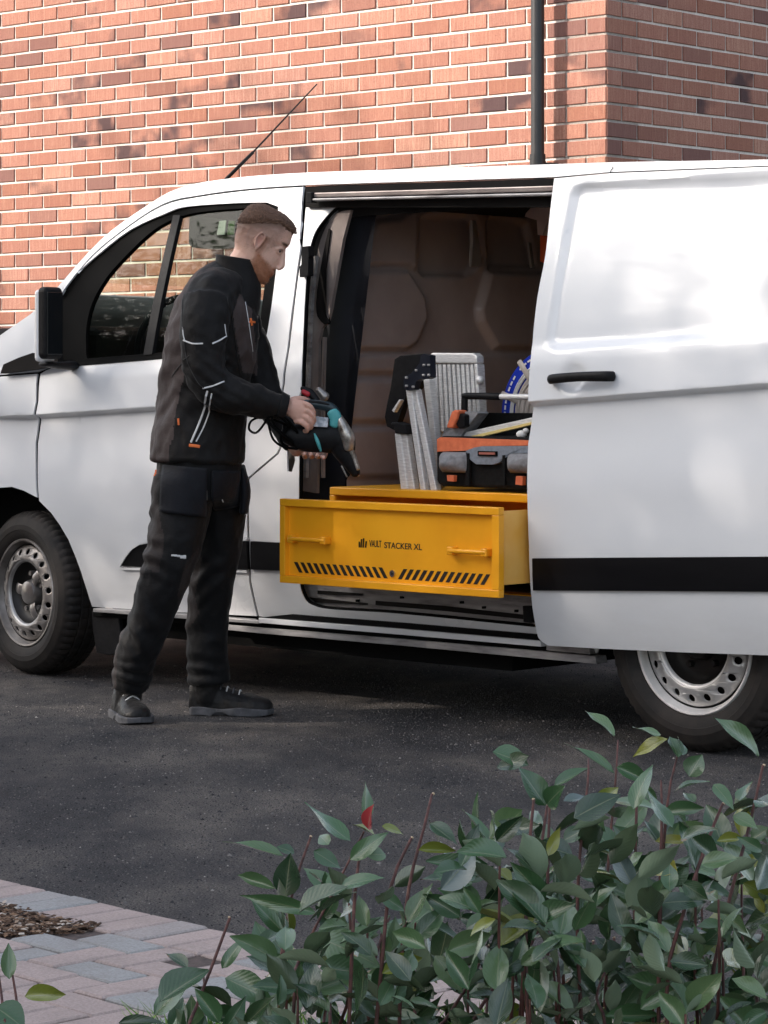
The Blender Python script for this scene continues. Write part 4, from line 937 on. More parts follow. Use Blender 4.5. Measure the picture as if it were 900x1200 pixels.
# ---- head, neck, hands and the body under the clothes: one surface
TI = radians(27); fwd = Vector((cos(TI), 0, -sin(TI))); upv = Vector((sin(TI), 0, cos(TI))); HC = pm_(306, 285)
def hd(f, u, s=0): return HC + fwd * f + upv * u + Vector((0, s, 0))
front = [(-.131, .058), (-.124, .080), (-.112, .088), (-.1, .0855), (-.093, .084), (-.087, .089), (-.081, .0865), (-.075, .091), (-.066, .0885), (-.05, .090), (-.02, .089), (0, .0835), (.01, .084), (.03, .0915), (.045, .093), (.067, .090), (.085, .087), (.1, .078), (.112, .058), (.122, .030), (.1265, .004)]
back = [(-.131, .03), (-.124, .012), (-.112, -.005), (-.09, -.035), (-.07, -.07), (-.03, -.092), (.02, -.106), (.06, -.107), (.09, -.098), (.1035, -.09), (.12, -.066), (.1265, -.048)]
wid = [(-.131, .018), (-.122, .034), (-.1, .050), (-.07, .060), (-.04, .0665), (0, .0715), (.03, .0755), (.06, .075), (.09, .068), (.11, .052), (.12, .036), (.1265, .010)]
def ip(tab, x): return float(np.interp(x, [q[0] for q in tab], [q[1] for q in tab]))
def head_shell(bm, grow=0.0, u0=-.131, bnd=None, seg=40, lev=44):
    rows = []
    for j in range(lev + 1):
        u = u0 + (.1265 - u0) * j / lev; f, b, w = ip(front, u) + grow, ip(back, u) - grow, ip(wid, u) + grow; c = (f + b) / 2; r = (f - b) / 2; row = []
        for k in range(seg):
            a = 2 * pi * k / seg; x, y = cos(a), sin(a); e = .82 if x < 0 else .92
            X = c + r * (abs(x) ** e) * (1 if x >= 0 else -1); Yw = w * (abs(y) ** .9) * (1 if y >= 0 else -1)
            if x > 0: Yw *= 1 - .28 * max(0, (x - .35)) ** 1.1
            row.append(bm.verts.new(hd(X, u + grow * (j / lev), Yw)))
        rows.append(row)
    for A, B in zip(rows, rows[1:]):
        for k in range(seg): bm.faces.new((A[k], A[(k + 1) % seg], B[(k + 1) % seg], B[k]))
    bm.faces.new(rows[0][::-1]); bm.faces.new(rows[-1]); return rows
bm = bmesh.new(); head_shell(bm)
tube(bm, [hd(.082, .014), hd(.090, -.012), hd(.100, -.034), hd(.101, -.045)], [.010, .012, .014, .012], [.010, .011, .013, .013], seg=12)      # nose
for s_ in (-1, 1):
    ball(bm, hd(.099, -.052, s_ * .0115), (.009, .007, .007), seg=10)
    M_ = Matrix.Rotation(s_ * radians(18), 4, 'Z')
    tube(bm, [hd(.060, .006, s_ * .048), hd(.073, .0135, s_ * .040), hd(.081, .0135, s_ * .028), hd(.083, .008, s_ * .018)], .0042, seg=8)
    tube(bm, [hd(.060, .004, s_ * .047), hd(.071, -.002, s_ * .040), hd(.079, -.003, s_ * .028), hd(.082, .002, s_ * .018)], .0036, seg=8)
    tube(bm, [hd(-.012, .012, s_ * .078), hd(-.004, .020, s_ * .0795), hd(.004, .012, s_ * .078), hd(.0, -.006, s_ * .078)], .003, seg=8)
    E_ = hd(-.004, -.004, s_ * .076)                                                        # ear
    tube(bm, [hd(-.004 + .0145 * cos(a) * (1.0 if sin(a) > -.2 else .7), .004 + .030 * sin(a), s_ * (.081 + .004 * (cos(a) < 0))) for a in np.linspace(radians(-70), radians(235), 12)], .0042, seg=8, n=1)
    ball(bm, hd(-.003, -.026, s_ * .079), (.0075, .005, .010), seg=10)
    ball(bm, hd(-.006, .002, s_ * .075), (.016, .006, .028), Matrix.Rotation(TI, 4, 'Y'), seg=12)
tube(bm, [hd(.085, -.0765, -.02), hd(.0895, -.0765, 0), hd(.085, -.0765, .02)], .0038, ref=(0, 0, 1), seg=8); tube(bm, [hd(.082, -.0850, -.017), hd(.0868, -.0850, 0), hd(.082, -.0850, .017)], .0042, ref=(0, 0, 1), seg=8)
tube(bm, path([(296, 292, 0), (284, 312, 0), (268, 338, 0), (258, 370, 0), (245, 440, 0), (236, 530, 0)]), [.062, .058, .075, .12, .11, .12], [.062, .058, .10, .15, .13, .15], seg=20)
for s_ in (-1, 1): tube(bm, path([(262, 345, s_ * .1), (245, 350, s_ * .16)]), .055, seg=12)
tube(bm, path([(243, 348, -.16), (244, 400, -.21), (255, 448, -.22), (292, 467, -.19), (332, 476, -.165), (341, 478, -.16)]), [.045, .045, .04, .038, .028, .03], seg=14)
tube(bm, path([(262, 350, .16), (288, 400, .20), (300, 448, .2), (325, 490, .12), (348, 528, .05)]), [.045, .045, .04, .036, .027], seg=14)
tube(bm, path([(222, 540, -.07), (212, 610, -.09), (194, 690, -.09), (172, 742, -.06), (157, 785, .0)]), [.075, .065, .045, .038, .03], seg=14)
tube(bm, path([(250, 540, .09), (252, 620, .12), (245, 690, .13), (240, 745, .15), (239, 785, .17)]), [.075, .065, .045, .038, .03], seg=14)
def fingers(w, pal, kn, curls, rad):
    for k_, c_ in zip(kn, curls): tube(bm, [tuple(q) for q in [pal] + [k_] + c_], [rad * 1.25, rad * 1.08] + [rad * .95, rad * .88, rad * .78][:len(c_)], seg=9, n=3)
# near hand: back of the hand to the viewer, fingers wrapped round the grip
W0 = pm_(338, 476, -.165); PALM = pm_(349, 480, -.17)
tube(bm, [tuple(pm_(337, 476, -.165)), tuple(pm_(346, 478, -.172)), tuple(pm_(356, 482, -.176)), tuple(pm_(361, 484, -.172))], [.028, .036, .040, .034], [.02, .018, .016, .014], seg=16)
kn = [(362, 474), (362, 481), (359.5, 488), (355.5, 494)]
tipd = [((367.5, 479), (369, 486), (365, 488)), ((368.5, 487), (369, 494), (364, 495)), ((366, 495), (365.5, 500.5), (361, 500)), ((361.5, 500), (360.5, 504.5), (357, 504))]
for (ku, kv), tp in zip(kn, tipd):
    tube(bm, [tuple(pm_(ku - 7, kv - 1.5, -.172)), tuple(pm_(ku, kv, -.186)), tuple(pm_(*tp[0], -.184)), tuple(pm_(*tp[1], -.165)), tuple(pm_(*tp[2], -.145))], [.0105, .0105, .0093, .0086, .0075], seg=9, n=3)
tube(bm, [tuple(pm_(343, 470, -.15)), tuple(pm_(352, 467.5, -.135)), tuple(pm_(360, 469, -.12)), tuple(pm_(366, 473, -.11))], [.015, .013, .0105, .009], seg=10, n=3)
# far hand: under the tool, finger ends curling up in front of it
tube(bm, [tuple(pm_(348, 522, .05)), tuple(pm_(360, 528, .03)), tuple(pm_(374, 530, .02))], [.024, .020, .018], [.03, .036, .03], seg=14)
for i, (a_, b_) in enumerate(((358, 531), (365.5, 531.5), (373, 532.5), (380, 535))):
    tube(bm, [tuple(pm_(a_ + 1, 531, .02)), tuple(pm_(a_ + .5, 534.5, -.06)), tuple(pm_(a_, 534, -.10)), tuple(pm_(a_, b_ - .5, -.165))], [.0105, .010, .0095, .0085], seg=9, n=3)
tube(bm, [tuple(pm_(372, 530, .02)), tuple(pm_(384, 527, .03)), tuple(pm_(390, 522, .04))], [.013, .011, .009], seg=9, n=3)
def bodyfix(co, no): return co + no * (.0011 * fbm(co, 60, 3))[:, None]
body = mf('body', bm, .0034, 3, M_skin, deform=bodyfix, sf=.4)
me = body.data; n_ = len(me.vertices); co = np.empty(n_ * 3, np.float32); me.vertices.foreach_get('co', co); co = co.reshape(-1, 3)
rel = co - np.array(HC); f_ = rel @ np.array(fwd); u_ = rel @ np.array(upv); s_ = rel[:, 1]; ishead = (rel[:, 2] > -.2) & (np.abs(f_) < .2)
col = np.tile(np.array([.74, .465, .365]), (n_, 1)); nz_ = fbm(co[:, :], 70, 5, 2) if n_ < 400000 else np.zeros(n_)
def blend(m_, c): global col; m_ = (np.clip(m_, 0, 1) * ishead)[:, None]; col = col * (1 - m_) + np.array(c) * m_
def hline(f): return np.where(f < .035, .020 + (f + .11) * .49, .091 - (f - .035) * .20)
edge = hline(f_)
blend((1 - sstep(-.01, .065, f_ - u_ * .25)) * sstep(-.06, .03, u_ - f_ * .3) * .55, (.20, .12, .09))                                   # clipped sides
blend(np.exp(-(np.maximum(0, edge - u_) / .026) ** 1.5) * .9 * (1 - .9 * sstep(.04, .07, f_)), (.13, .072, .048))
line = -.026 - .50 * np.clip(f_, 0, .09) + .006 * nz_
beard = sstep(-.012, .014, line - u_) * sstep(-.012, .02, f_) * (u_ > -.2)
must = np.exp(-((u_ + .066) / .006) ** 2) * sstep(.07, .084, f_) * (np.abs(s_) < .03)
side = np.exp(-((f_ - .014) / .011) ** 2) * sstep(-.035, .0, -u_ - .0 + .02) * (u_ > -.05) * (u_ < .03)
blend(np.maximum(np.maximum(beard * .80, must * .8), side * .5) * (np.abs(s_) < .095), (.34, .125, .05))
bmask = np.maximum(beard, must * .9) * (np.abs(s_) < .095) * ishead; fade = (1 - sstep(.035, .065, f_ - (u_ * .35))) * sstep(-.055, -.015, u_ - (f_ + .02) * .2) * ishead * (np.abs(s_) < .0785) * (u_ < .1)
brow = np.exp(-((f_ - .080) / .014) ** 2 - ((u_ - .0335) / .0042) ** 2 - ((np.abs(s_) - .032) / .018) ** 2)
blend(((np.abs(u_ + .0765) < .0055) | (np.abs(u_ + .0875) < .0045)) * (f_ > .078) * (np.abs(s_) < .024) * .55, (.50, .20, .15))
blend(np.exp(-((f_ - .082) / .014) ** 2 - ((u_ - .034) / .0045) ** 2 - ((np.abs(s_) - .034) / .02) ** 2) * 1.0, (.13, .07, .04))
blend(np.exp(-((f_ - .078) / .012) ** 2 - ((u_ - .008) / .0055) ** 2 - ((np.abs(s_) - .034) / .013) ** 2) * .9, (.14, .07, .05))
blend(np.exp(-((f_ + .004) / .012) ** 2 - ((u_ - .004) / .02) ** 2) * (np.abs(s_) > .07) * .6, (.46, .16, .12))
hm = (~ishead).astype(float); c2 = np.array([.62, .36, .28]); col = col * (1 - hm[:, None]) + c2 * hm[:, None]
ca = me.color_attributes.new('tint', 'FLOAT_COLOR', 'POINT'); ca.data.foreach_set('color', np.c_[col, np.ones(n_)].astype(np.float32).ravel())
for sd_ in (-1, 1):
    bm = bmesh.new(); ball(bm, hd(.0690, .006, sd_ * .0295), .0105, seg=14); mo('eye', bm, mat('eye_white', (.26, .20, .175), .6), smooth=True)
    bm = bmesh.new(); ball(bm, hd(.0750, .0035, sd_ * .0335), .0055, seg=12); mo('iris', bm, mat('iris_dark', (.05, .035, .03), .2), smooth=True)
def strands(name, mask, per, lo, hi, m, lean, w=.0005, seed=1, sp=.0022):
    rr = random.Random(seed); no = np.empty(n_ * 3, np.float32); me.vertices.foreach_get('normal', no); no = no.reshape(-1, 3); bm = bmesh.new()
    for i in np.nonzero(mask > .15)[0]:
        for _ in range(per):
            if rr.random() > mask[i]: continue
            n1 = Vector([float(q) for q in no[i]]); b0 = Vector([float(q) for q in co[i]]) + Vector([rr.gauss(0, sp) for _ in range(3)]); b0 -= n1 * .0006
            t_ = (n1 * .8 + lean + Vector([rr.gauss(0, .3) for _ in range(3)])).normalized(); s5 = n1.cross(t_)
            if s5.length < .05: continue
            s5 = s5.normalized() * w; bm.faces.new([bm.verts.new(b0 - s5), bm.verts.new(b0 + s5), bm.verts.new(b0 + t_ * rr.uniform(lo, hi))])
    return mo(name, bm, m)
M_beard = mat('ginger_beard', rough=.6); g = N(M_beard); isl = g.n('NewGeometry').outputs['Random Per Island']
g.l(g.ramp(isl, [(0, (.09, .03, .012)), (.5, (.28, .10, .04)), (1, (.50, .23, .11))]), g.b.inputs['Base Color'])
strands('beard', bmask * .8, 4, .0015, .0042, M_beard, fwd * .3 - upv * .9)
strands('hair_strands', fade * .8, 10, .001, .0026, M_hair, -upv * .8, .00022, 2); [strands('eyebrow', brow * (np.sign(s_) == q_), 8, .003, .006, M_hair, -fwd * .5, .0005, 3, .0016) for q_ in (-1, 1)]
M_strand = mat('hair_strand', rough=.5); g = N(M_strand); isl = g.n('NewGeometry').outputs['Random Per Island']
g.l(g.ramp(isl, [(0, (.05, .026, .017)), (.5, (.17, .090, .056)), (1, (.42, .25, .16))]), g.b.inputs['Base Color'])
# ---- hair
bm = bmesh.new(); head_shell(bm, .004, u0=-.02, seg=110, lev=90)
kill = []
for vv in bm.verts:
    r_ = vv.co - HC; f1_, u1_ = r_.dot(fwd), r_.dot(upv); lim = float(hline(np.array(f1_))) + .009 * noise.noise(vv.co * 70) + .006 * noise.noise(vv.co * 240)
    if u1_ < lim: kill.append(vv)
    else:
        k = min(1, (u1_ - lim) / .022); nrm = (vv.co - hd(-.01, .02)).normalized()
        vv.co += nrm * (-.0065 + .0085 * k + .005 * k * max(0, f1_ / .09) + .0028 * noise.noise(vv.co * 140) * k + .0022 * noise.noise(vv.co * 330) * k)
bmesh.ops.delete(bm, geom=kill, context='VERTS'); mo('hair', bm, M_hair, smooth=True)
bm = bmesh.new(); rr = random.Random(3)
for i in range(9000):
    a = rr.uniform(0, 2 * pi); u = .02 + .104 * rr.random() ** .7; f, b, w = ip(front, u), ip(back, u), ip(wid, u); x, y = cos(a), sin(a)
    X = (f + b) / 2 + (f - b) / 2 * (abs(x) ** .85) * (1 if x >= 0 else -1); Yw = w * (abs(y) ** .9) * (1 if y >= 0 else -1) * (1 - .28 * max(0, x - .35) if x > 0 else 1)
    lim = float(hline(np.array(X)))
    if u < lim + .002: continue
    b0 = hd(X, u, Yw); nrm = (b0 - hd(-.01, .02)).normalized(); l = rr.uniform(.007, .015) * (1 + .4 * max(0, X / .09)); t_ = (nrm + fwd * .9 + Vector((rr.gauss(0, .25), rr.gauss(0, .35), rr.gauss(0, .25)))).normalized()
    sd2 = nrm.cross(t_).normalized() * .0009; b0 += nrm * .001
    bm.faces.new([bm.verts.new(b0 - sd2), bm.verts.new(b0 + sd2), bm.verts.new(b0 + t_ * l)])
mo('hair_strands', bm, M_strand)
# ---- jacket
def wrinkle(amp, sc, seed, extra=None):
    def fn(co, no):
        a = fbm(co, sc, seed, 3); r_ = 1 - np.abs(a) * 2.2; d = amp * (r_ * .6 + fbm(co, tuple(x * 2.3 for x in sc), seed + 9, 2) * .35)
        if extra is not None: d = d + extra(co, no)
        return co + no * d[:, None]
    return fn
bm = bmesh.new()
tube(bm, path([(231, 541, 0), (232, 520, 0), (236, 480, 0), (241, 440, 0), (248, 400, 0), (254, 365, 0), (262, 340, 0), (274, 322, 0)]),
     [.168, .166, .163, .163, .166, .150, .118, .082], [.185, .18, .17, .17, .18, .185, .15, .085], seg=36, rnd=False)
for s_ in (-1, 1): tube(bm, path([(264, 338, s_ * .07), (252, 346, s_ * .13), (246, 358, s_ * .165)]), [.075, .085, .08], seg=16)
tube(bm, path([(247, 352, -.165), (244, 380, -.20), (243, 410, -.215), (247, 440, -.225), (262, 458, -.222), (292, 467, -.20), (318, 473, -.175), (333, 476, -.165)]), [.085, .083, .079, .073, .068, .062, .050, .042], seg=22, rnd=False)
tube(bm, path([(263, 350, .165), (280, 385, .20), (296, 425, .205), (304, 450, .19), (318, 478, .14), (337, 508, .08), (345, 521, .055)]), [.08, .075, .068, .064, .056, .045, .040], seg=20, rnd=False)
def jx(co, no):                                    # elbow and waist creases, gathered folds
    x = (co[:, 0] - HC.x); z = co[:, 2]
    el = np.array(pm_(255, 450, -.22)); d = np.linalg.norm(co - el, axis=1); k = np.exp(-(d / .13) ** 2)
    c = np.sin((co[:, 0] * .65 + co[:, 2] * 1.0) * 150 + 2.2 * fbm(co, 8, 4, 2)) * .0042 * k
    hem = np.exp(-((z - pm_(0, 537).z) / .012) ** 2) * .003
    bk = np.array(pm_(205, 450, -.1)); d2 = np.linalg.norm(co - bk, axis=1); c += np.sin((co[:, 2] - co[:, 0] * .7) * 75 + 2.5 * fbm(co, 5, 8, 2)) * .004 * np.exp(-(d2 / .17) ** 2)
    return c + hem
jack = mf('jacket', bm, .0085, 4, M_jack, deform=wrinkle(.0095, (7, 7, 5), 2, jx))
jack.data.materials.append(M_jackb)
# panels: the back and the cuff-side of the sleeve are painted lighter and browner for the sun grazing them
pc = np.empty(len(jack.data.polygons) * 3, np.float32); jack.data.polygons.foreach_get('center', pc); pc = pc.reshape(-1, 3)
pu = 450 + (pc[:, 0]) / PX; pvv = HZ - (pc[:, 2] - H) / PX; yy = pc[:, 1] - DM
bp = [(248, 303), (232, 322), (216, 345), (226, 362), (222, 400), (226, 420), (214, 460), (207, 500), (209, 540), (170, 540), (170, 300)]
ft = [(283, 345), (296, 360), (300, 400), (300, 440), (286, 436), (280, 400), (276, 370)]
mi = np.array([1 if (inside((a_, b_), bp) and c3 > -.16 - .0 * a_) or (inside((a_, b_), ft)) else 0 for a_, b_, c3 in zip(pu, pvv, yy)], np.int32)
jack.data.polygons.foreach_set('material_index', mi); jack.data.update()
bm = bmesh.new(); tube(bm, path([(262, 366, 0), (271, 348, 0), (276, 332, 0), (277, 317, 0), (276, 304, 0)]), [.118, .100, .082, .072, .066], [.13, .105, .086, .077, .074], seg=28, caps=False)
col_o = mo('collar', bm, M_jack); mod_solid(col_o, .009, 1)
for o_ in (col_o,):
    for p_ in o_.data.polygons: p_.use_smooth = True
# collar leans: its front reaches the chin, its back the nape
for vv in col_o.data.vertices:
    q = vv.co; uu = 450 + q.x / PX; vv.co.z += (-(uu - 281) * .30) * PX * float(sstep(pm_(0, 352).z, pm_(0, 312).z, np.array(q.z))); vv.co.x += .003
def onj(name, pts, w, m, near=-1, th=.002, r2=.0016):                        # a tape laid on the near side of the cloth
    from mathutils.bvhtree import BVHTree
    bt = ON[0]; out = []
    for a_, b_ in cat(pts, 5):
        q = pm_(a_, b_, -.6); h_ = bt.ray_cast(q, Vector((0, 1, 0)))
        if h_[0] is not None: out.append(h_[0] + Vector((0, -.0015, 0)))
    if len(out) < 2: return
    bm = bmesh.new(); tube(bm, out, w, r2, ref=(0, 1, 0), seg=6, n=1); return mo(name, bm, m)
from mathutils.bvhtree import BVHTree
def bvh(o):
    return BVHTree.FromPolygons([tuple(v_.co) for v_ in o.data.vertices], [tuple(p_.vertices) for p_ in o.data.polygons])
ON = [bvh(jack)]
onj('piping', [(221, 400), (232, 404), (244, 404)], .0028, M_silver); onj('piping', [(220, 385), (221, 394), (223, 401)], .002, M_silver)
onj('piping', [(255, 404), (263, 400), (270, 395)], .0028, M_silver); onj('piping', [(268, 382), (269, 390), (270, 396)], .002, M_silver)
onj('piping', [(244, 455), (256, 452), (268, 447)], .0028, M_silver)
onj('piping', [(249, 458), (244, 476), (236, 498), (228, 517)], .0036, M_silver); onj('piping', [(254, 461), (250, 478), (243, 498), (234, 516)], .0026, M_silver)
onj('zip_tab', [(226, 520.5), (232, 521), (238, 522)], .0055, M_or); onj('zip_tab', [(295, 374), (296.5, 382)], .005, M_or); onj('zip_tab', [(294, 378), (300, 378)], .004, M_or)
onj('zip_line', [(287, 345), (292, 370), (296, 400), (297, 412)], .0018, M_silver); onj('side_tag', [(213, 490), (213.5, 497)], .0035, M_or)
onj('seam', [(222, 402), (226, 425), (238, 448), (246, 455)], .0016, M_print); onj('seam', [(270, 350), (276, 380), (281, 420), (284, 440)], .0018, M_print); onj('seam', [(218, 345), (219, 370), (221, 398)], .0018, M_print)
onj('shoulder_fold', [(228, 418), (215, 428), (204, 442)], .002, M_print)
bm = bmesh.new(); tube(bm, path([(302, 322, -.03), (306, 326, -.02)]), .005, seg=8); mo('collar_tag', bm, M_or)
bm = bmesh.new(); tube(bm, path([(277, 331, -.068), (284, 338, -.07)]), .0055, .003, seg=8); mo('collar_patch', bm, M_silver)
bm = bmesh.new(); tube(bm, path([(329, 475, -.168), (338, 477.2, -.165)]), [.047, .040], seg=22, rnd=False, caps=False); o = mo('cuff', bm, M_jack, smooth=True); mod_solid(o, .005, 1)
# ---- trousers
bm = bmesh.new()
tube(bm, path([(234, 532, 0), (233, 560, 0), (231, 585, 0)]), [.150, .150, .135], [.165, .17, .16], seg=30, rnd=False)
tube(bm, path([(218, 560, -.075), (211, 610, -.09), (203, 650, -.105), (190, 690, -.10), (174, 735, -.08), (160, 770, -.04), (153, 802, .01)]), [.112, .106, .094, .082, .075, .074, .068], [.105, .1, .093, .084, .078, .078, .072], seg=24, rnd=False)
tube(bm, path([(253, 565, .09), (254, 610, .11), (250, 650, .13), (245, 690, .14), (240, 730, .16), (239, 770, .17), (242, 806, .18)]), [.100, .096, .088, .080, .076, .074, .078], [.1, .096, .090, .084, .080, .078, .076], seg=24, rnd=False)
def tx(co, no):
    pu_ = 450 + co[:, 0] / PX; pv_ = HZ - (co[:, 2] - H) / PX; d = 0
    for (a_, b_, r_, amp, fr, ang) in ((180, 650, 26, .006, 95, .5), (165, 735, 30, .006, 90, .9), (155, 790, 24, .006, 130, .15), (238, 680, 30, .005, 85, -.7), (225, 735, 24, .006, 80, -.8), (235, 788, 24, .006, 120, .1), (182, 600, 26, .006, 90, .6)):
        k = np.exp(-((pu_ - a_) ** 2 + (pv_ - b_) ** 2) / r_ ** 2); d = d + amp * k * np.sin(co[:, 2] * fr * cos(ang) + co[:, 0] * fr * sin(ang) + 3 * fbm(co, 6, a_, 2))
    return d
trou = mf('trousers', bm, .0085, 4, M_trou, deform=wrinkle(.0065, (8, 8, 5.5), 12, tx)); trou.data.materials.append(M_trou_sun)
pc = np.empty(len(trou.data.polygons) * 3, np.float32); trou.data.polygons.foreach_get('center', pc); pc = pc.reshape(-1, 3)
pu = 450 + pc[:, 0] / PX; pvv = HZ - (pc[:, 2] - H) / PX
kp = [(176, 545), (190, 545), (187, 580), (196, 620), (197, 640), (190, 668), (176, 662), (160, 690), (150, 730), (140, 760), (138, 805), (120, 805), (125, 740), (150, 690), (168, 640), (170, 590)]  # back edges of the legs: brownish sunlight painted into the cloth colour
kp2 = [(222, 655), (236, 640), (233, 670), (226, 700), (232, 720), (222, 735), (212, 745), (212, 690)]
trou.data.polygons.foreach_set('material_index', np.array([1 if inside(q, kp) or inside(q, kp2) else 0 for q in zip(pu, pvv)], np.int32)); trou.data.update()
ON = [bvh(trou)]
def flap(name, poly, m, grow=.008):                                        # holster pocket lying over the cloth
    ys = [q for q in (ON[0].ray_cast(pm_(a_, b_, -.8), Vector((0, 1, 0)))[0] for a_, b_ in poly) if q is not None]
    bm = bmesh.new(); nn = 12; us = [q[0] for q in poly]; A, B, C, D = [Vector((q[0], q[1], 0)) for q in poly]; g_ = []
    for j in range(nn + 1):
        for i in range(nn + 1):
            q = (A.lerp(B, i / nn)).lerp(D.lerp(C, i / nn), j / nn); h_ = ON[0].ray_cast(pm_(q.x, q.y, -.8), Vector((0, 1, 0)))[0]
            y = h_.y if h_ is not None else DM - .02
            w = pm_(q.x, q.y, 0); g_.append(bm.verts.new((w.x, y - grow - .004 * noise.noise(Vector((q.x * .2, q.y * .2, 3))), w.z)))
    for j in range(nn):
        for i in range(nn): bm.faces.new((g_[j * 13 + i], g_[j * 13 + i + 1], g_[(j + 1) * 13 + i + 1], g_[(j + 1) * 13 + i]))
    o = mo(name, bm, m, smooth=True); s3 = o.modifiers.new('sm', 'SMOOTH'); s3.iterations = 6; mod_solid(o, .008, 0); return o
M_pocket = cloth('blue_black_pocket', (.005, .0055, .008), (.010, .011, .015))
flap('holster_pocket', [(192, 541), (249, 545), (246, 606), (190, 598)], M_pocket, .014); flap('holster_pocket', [(251, 548), (283, 550), (280, 595), (250, 600)], M_pocket, .010)
bm = bmesh.new(); tube(bm, path([(284, 548, .02), (287, 575, .03), (285, 600, .03)]), [.010, .020, .016], [.05, .06, .05], seg=10); mo('holster_pocket', bm, M_pocket, smooth=True)
onj('pocket_tag', [(244, 573), (244, 584)], .008, cloth('grey_tag', (.06, .055, .052), (.09, .085, .08))); onj('pocket_tag', [(262.5, 583), (263.5, 587)], .002, M_silver)
onj('leg_tab', [(184, 550.5), (184.5, 556)], .006, M_or)
pr = [(206, 645.6, 209, 648.0), (209.5, 645.6, 212, 648.6), (212.5, 646.2, 215.5, 649.2), (216, 646.8, 219, 651), (219.4, 646.4, 222, 651.5)]
for a_, b_, c_, d_ in pr: onj('leg_print', [(a_, (b_ + d_) / 2), (c_, (b_ + d_) / 2)], (d_ - b_) * PX * .42, M_silver)
# ---- boots
def boot(heel, toe, ank, w_, name_label):
    h0, t0 = Vector((heel.x, heel.y, 0)), Vector((toe.x, toe.y, 0)); d = (t0 - h0).normalized(); L_ = (t0 - h0).length; s3 = Vector((-d.y, d.x, 0))
    b = bpy.data.objects.new('boot', None); link(b, man); b['label'] = name_label
    prof_ = [(0, .034, .10), (.08, .040, .105), (.22, .038, .10), (.38, .036, .085), (.55, .043, .070), (.72, .050, .058), (.86, .046, .048), (.96, .032, .036), (1.0, .012, .020)]
    bm = bmesh.new(); rings = []
    for x, w, hgt in cat(prof_, 3):
        row = []
        for k in range(20):
            a = 2 * pi * k / 20; yy_ = w * w_ * cos(a) * (1.0 if sin(a) < 0 else .92); zz_ = .022 + hgt * max(0, sin(a)) ** .8 if sin(a) > 0 else .022
            row.append(bm.verts.new(h0 + d * (x * L_) + s3 * yy_ + Vector((0, 0, zz_))))
        rings.append(row)
    for A, B in zip(rings, rings[1:]):
        for k in range(20): bm.faces.new((A[k], A[(k + 1) % 20], B[(k + 1) % 20], B[k]))
    bm.faces.new(rings[0][::-1]); bm.faces.new(rings[-1])
    m0 = h0 + d * (.2 * L_); tube(bm, [m0 + Vector((0, 0, .06)), (m0 + ank) / 2, ank], [.046, .048, .052], seg=18, rnd=False)
    o = fuse('upper', bm, .005, 5, M_boot, deform=lambda co, no: co + no * (.0022 * fbm(co, 22, 4))[:, None]); o.parent = b; o.matrix_parent_inverse = Matrix.Translation(-man.location)
    bm = bmesh.new(); nn = 40; lo, hi = [], []
    for k in range(nn):
        a = 2 * pi * k / nn; x = .5 - .5 * cos(a) * 1.0; w = float(np.interp(x, [q[0] for q in prof_], [q[1] for q in prof_])) * w_ + .005; w *= min(1, sqrt(max(0, 1 - (2 * x - 1) ** 8)) + .25)
        q = h0 + d * ((x * 1.03 - .012) * L_) + s3 * (w * (1 if sin(a) > 0 else -1) * min(1, abs(sin(a)) * 3)); st = .0 if k % 2 else .0
        inst = .011 if .34 < x < .46 else 0; tl = .006 * max(0, x - .85) / .15
        lo.append(bm.verts.new(q + Vector((0, 0, .002 + inst + tl)) - s3 * 0)); hi.append(bm.verts.new(q + Vector((0, 0, .030 + .004 * sin(x * 12)))))
    bm.faces.new(lo[::-1]); bm.faces.new(hi)
    for k in range(nn): bm.faces.new((lo[k], lo[(k + 1) % nn], hi[(k + 1) % nn], hi[k]))
    bmesh.ops.recalc_face_normals(bm, faces=bm.faces)
    o = obj('sole', bm, M_sole, b); o.matrix_parent_inverse = Matrix.Translation(-man.location); mod_bevel(o, .003)
    for i in range(4):
        x = .38 + i * .075; z = .022 + float(np.interp(x, [q[0] for q in prof_], [q[2] for q in prof_])) + .002; c = h0 + d * (x * L_) + Vector((0, 0, z))
        bm = bmesh.new(); tube(bm, [c - s3 * .024 - Vector((0, 0, .012)), c + Vector((0, 0, .002)), c + s3 * .024 - Vector((0, 0, .012))], .003, seg=6); o = obj('lace', bm, M_silver if i % 2 else M_sole, b); o.matrix_parent_inverse = Matrix.Translation(-man.location)
hA = G(217, 837); hA.y = DM + .33; 
boot(Vector((pm_(138, 0).x, DM + .12, 0)), Vector((pm_(168, 0).x, DM - .125, 0)), pm_(152, 800, .04), 1.2, 'boot with scuffed toe pointing at the viewer')
boot(Vector((pm_(217, 0).x + .005, DM + .20, 0)), Vector((pm_(318, 0).x, DM + .15, 0)), pm_(238, 800, .18), 1.15, 'boot seen from the side')
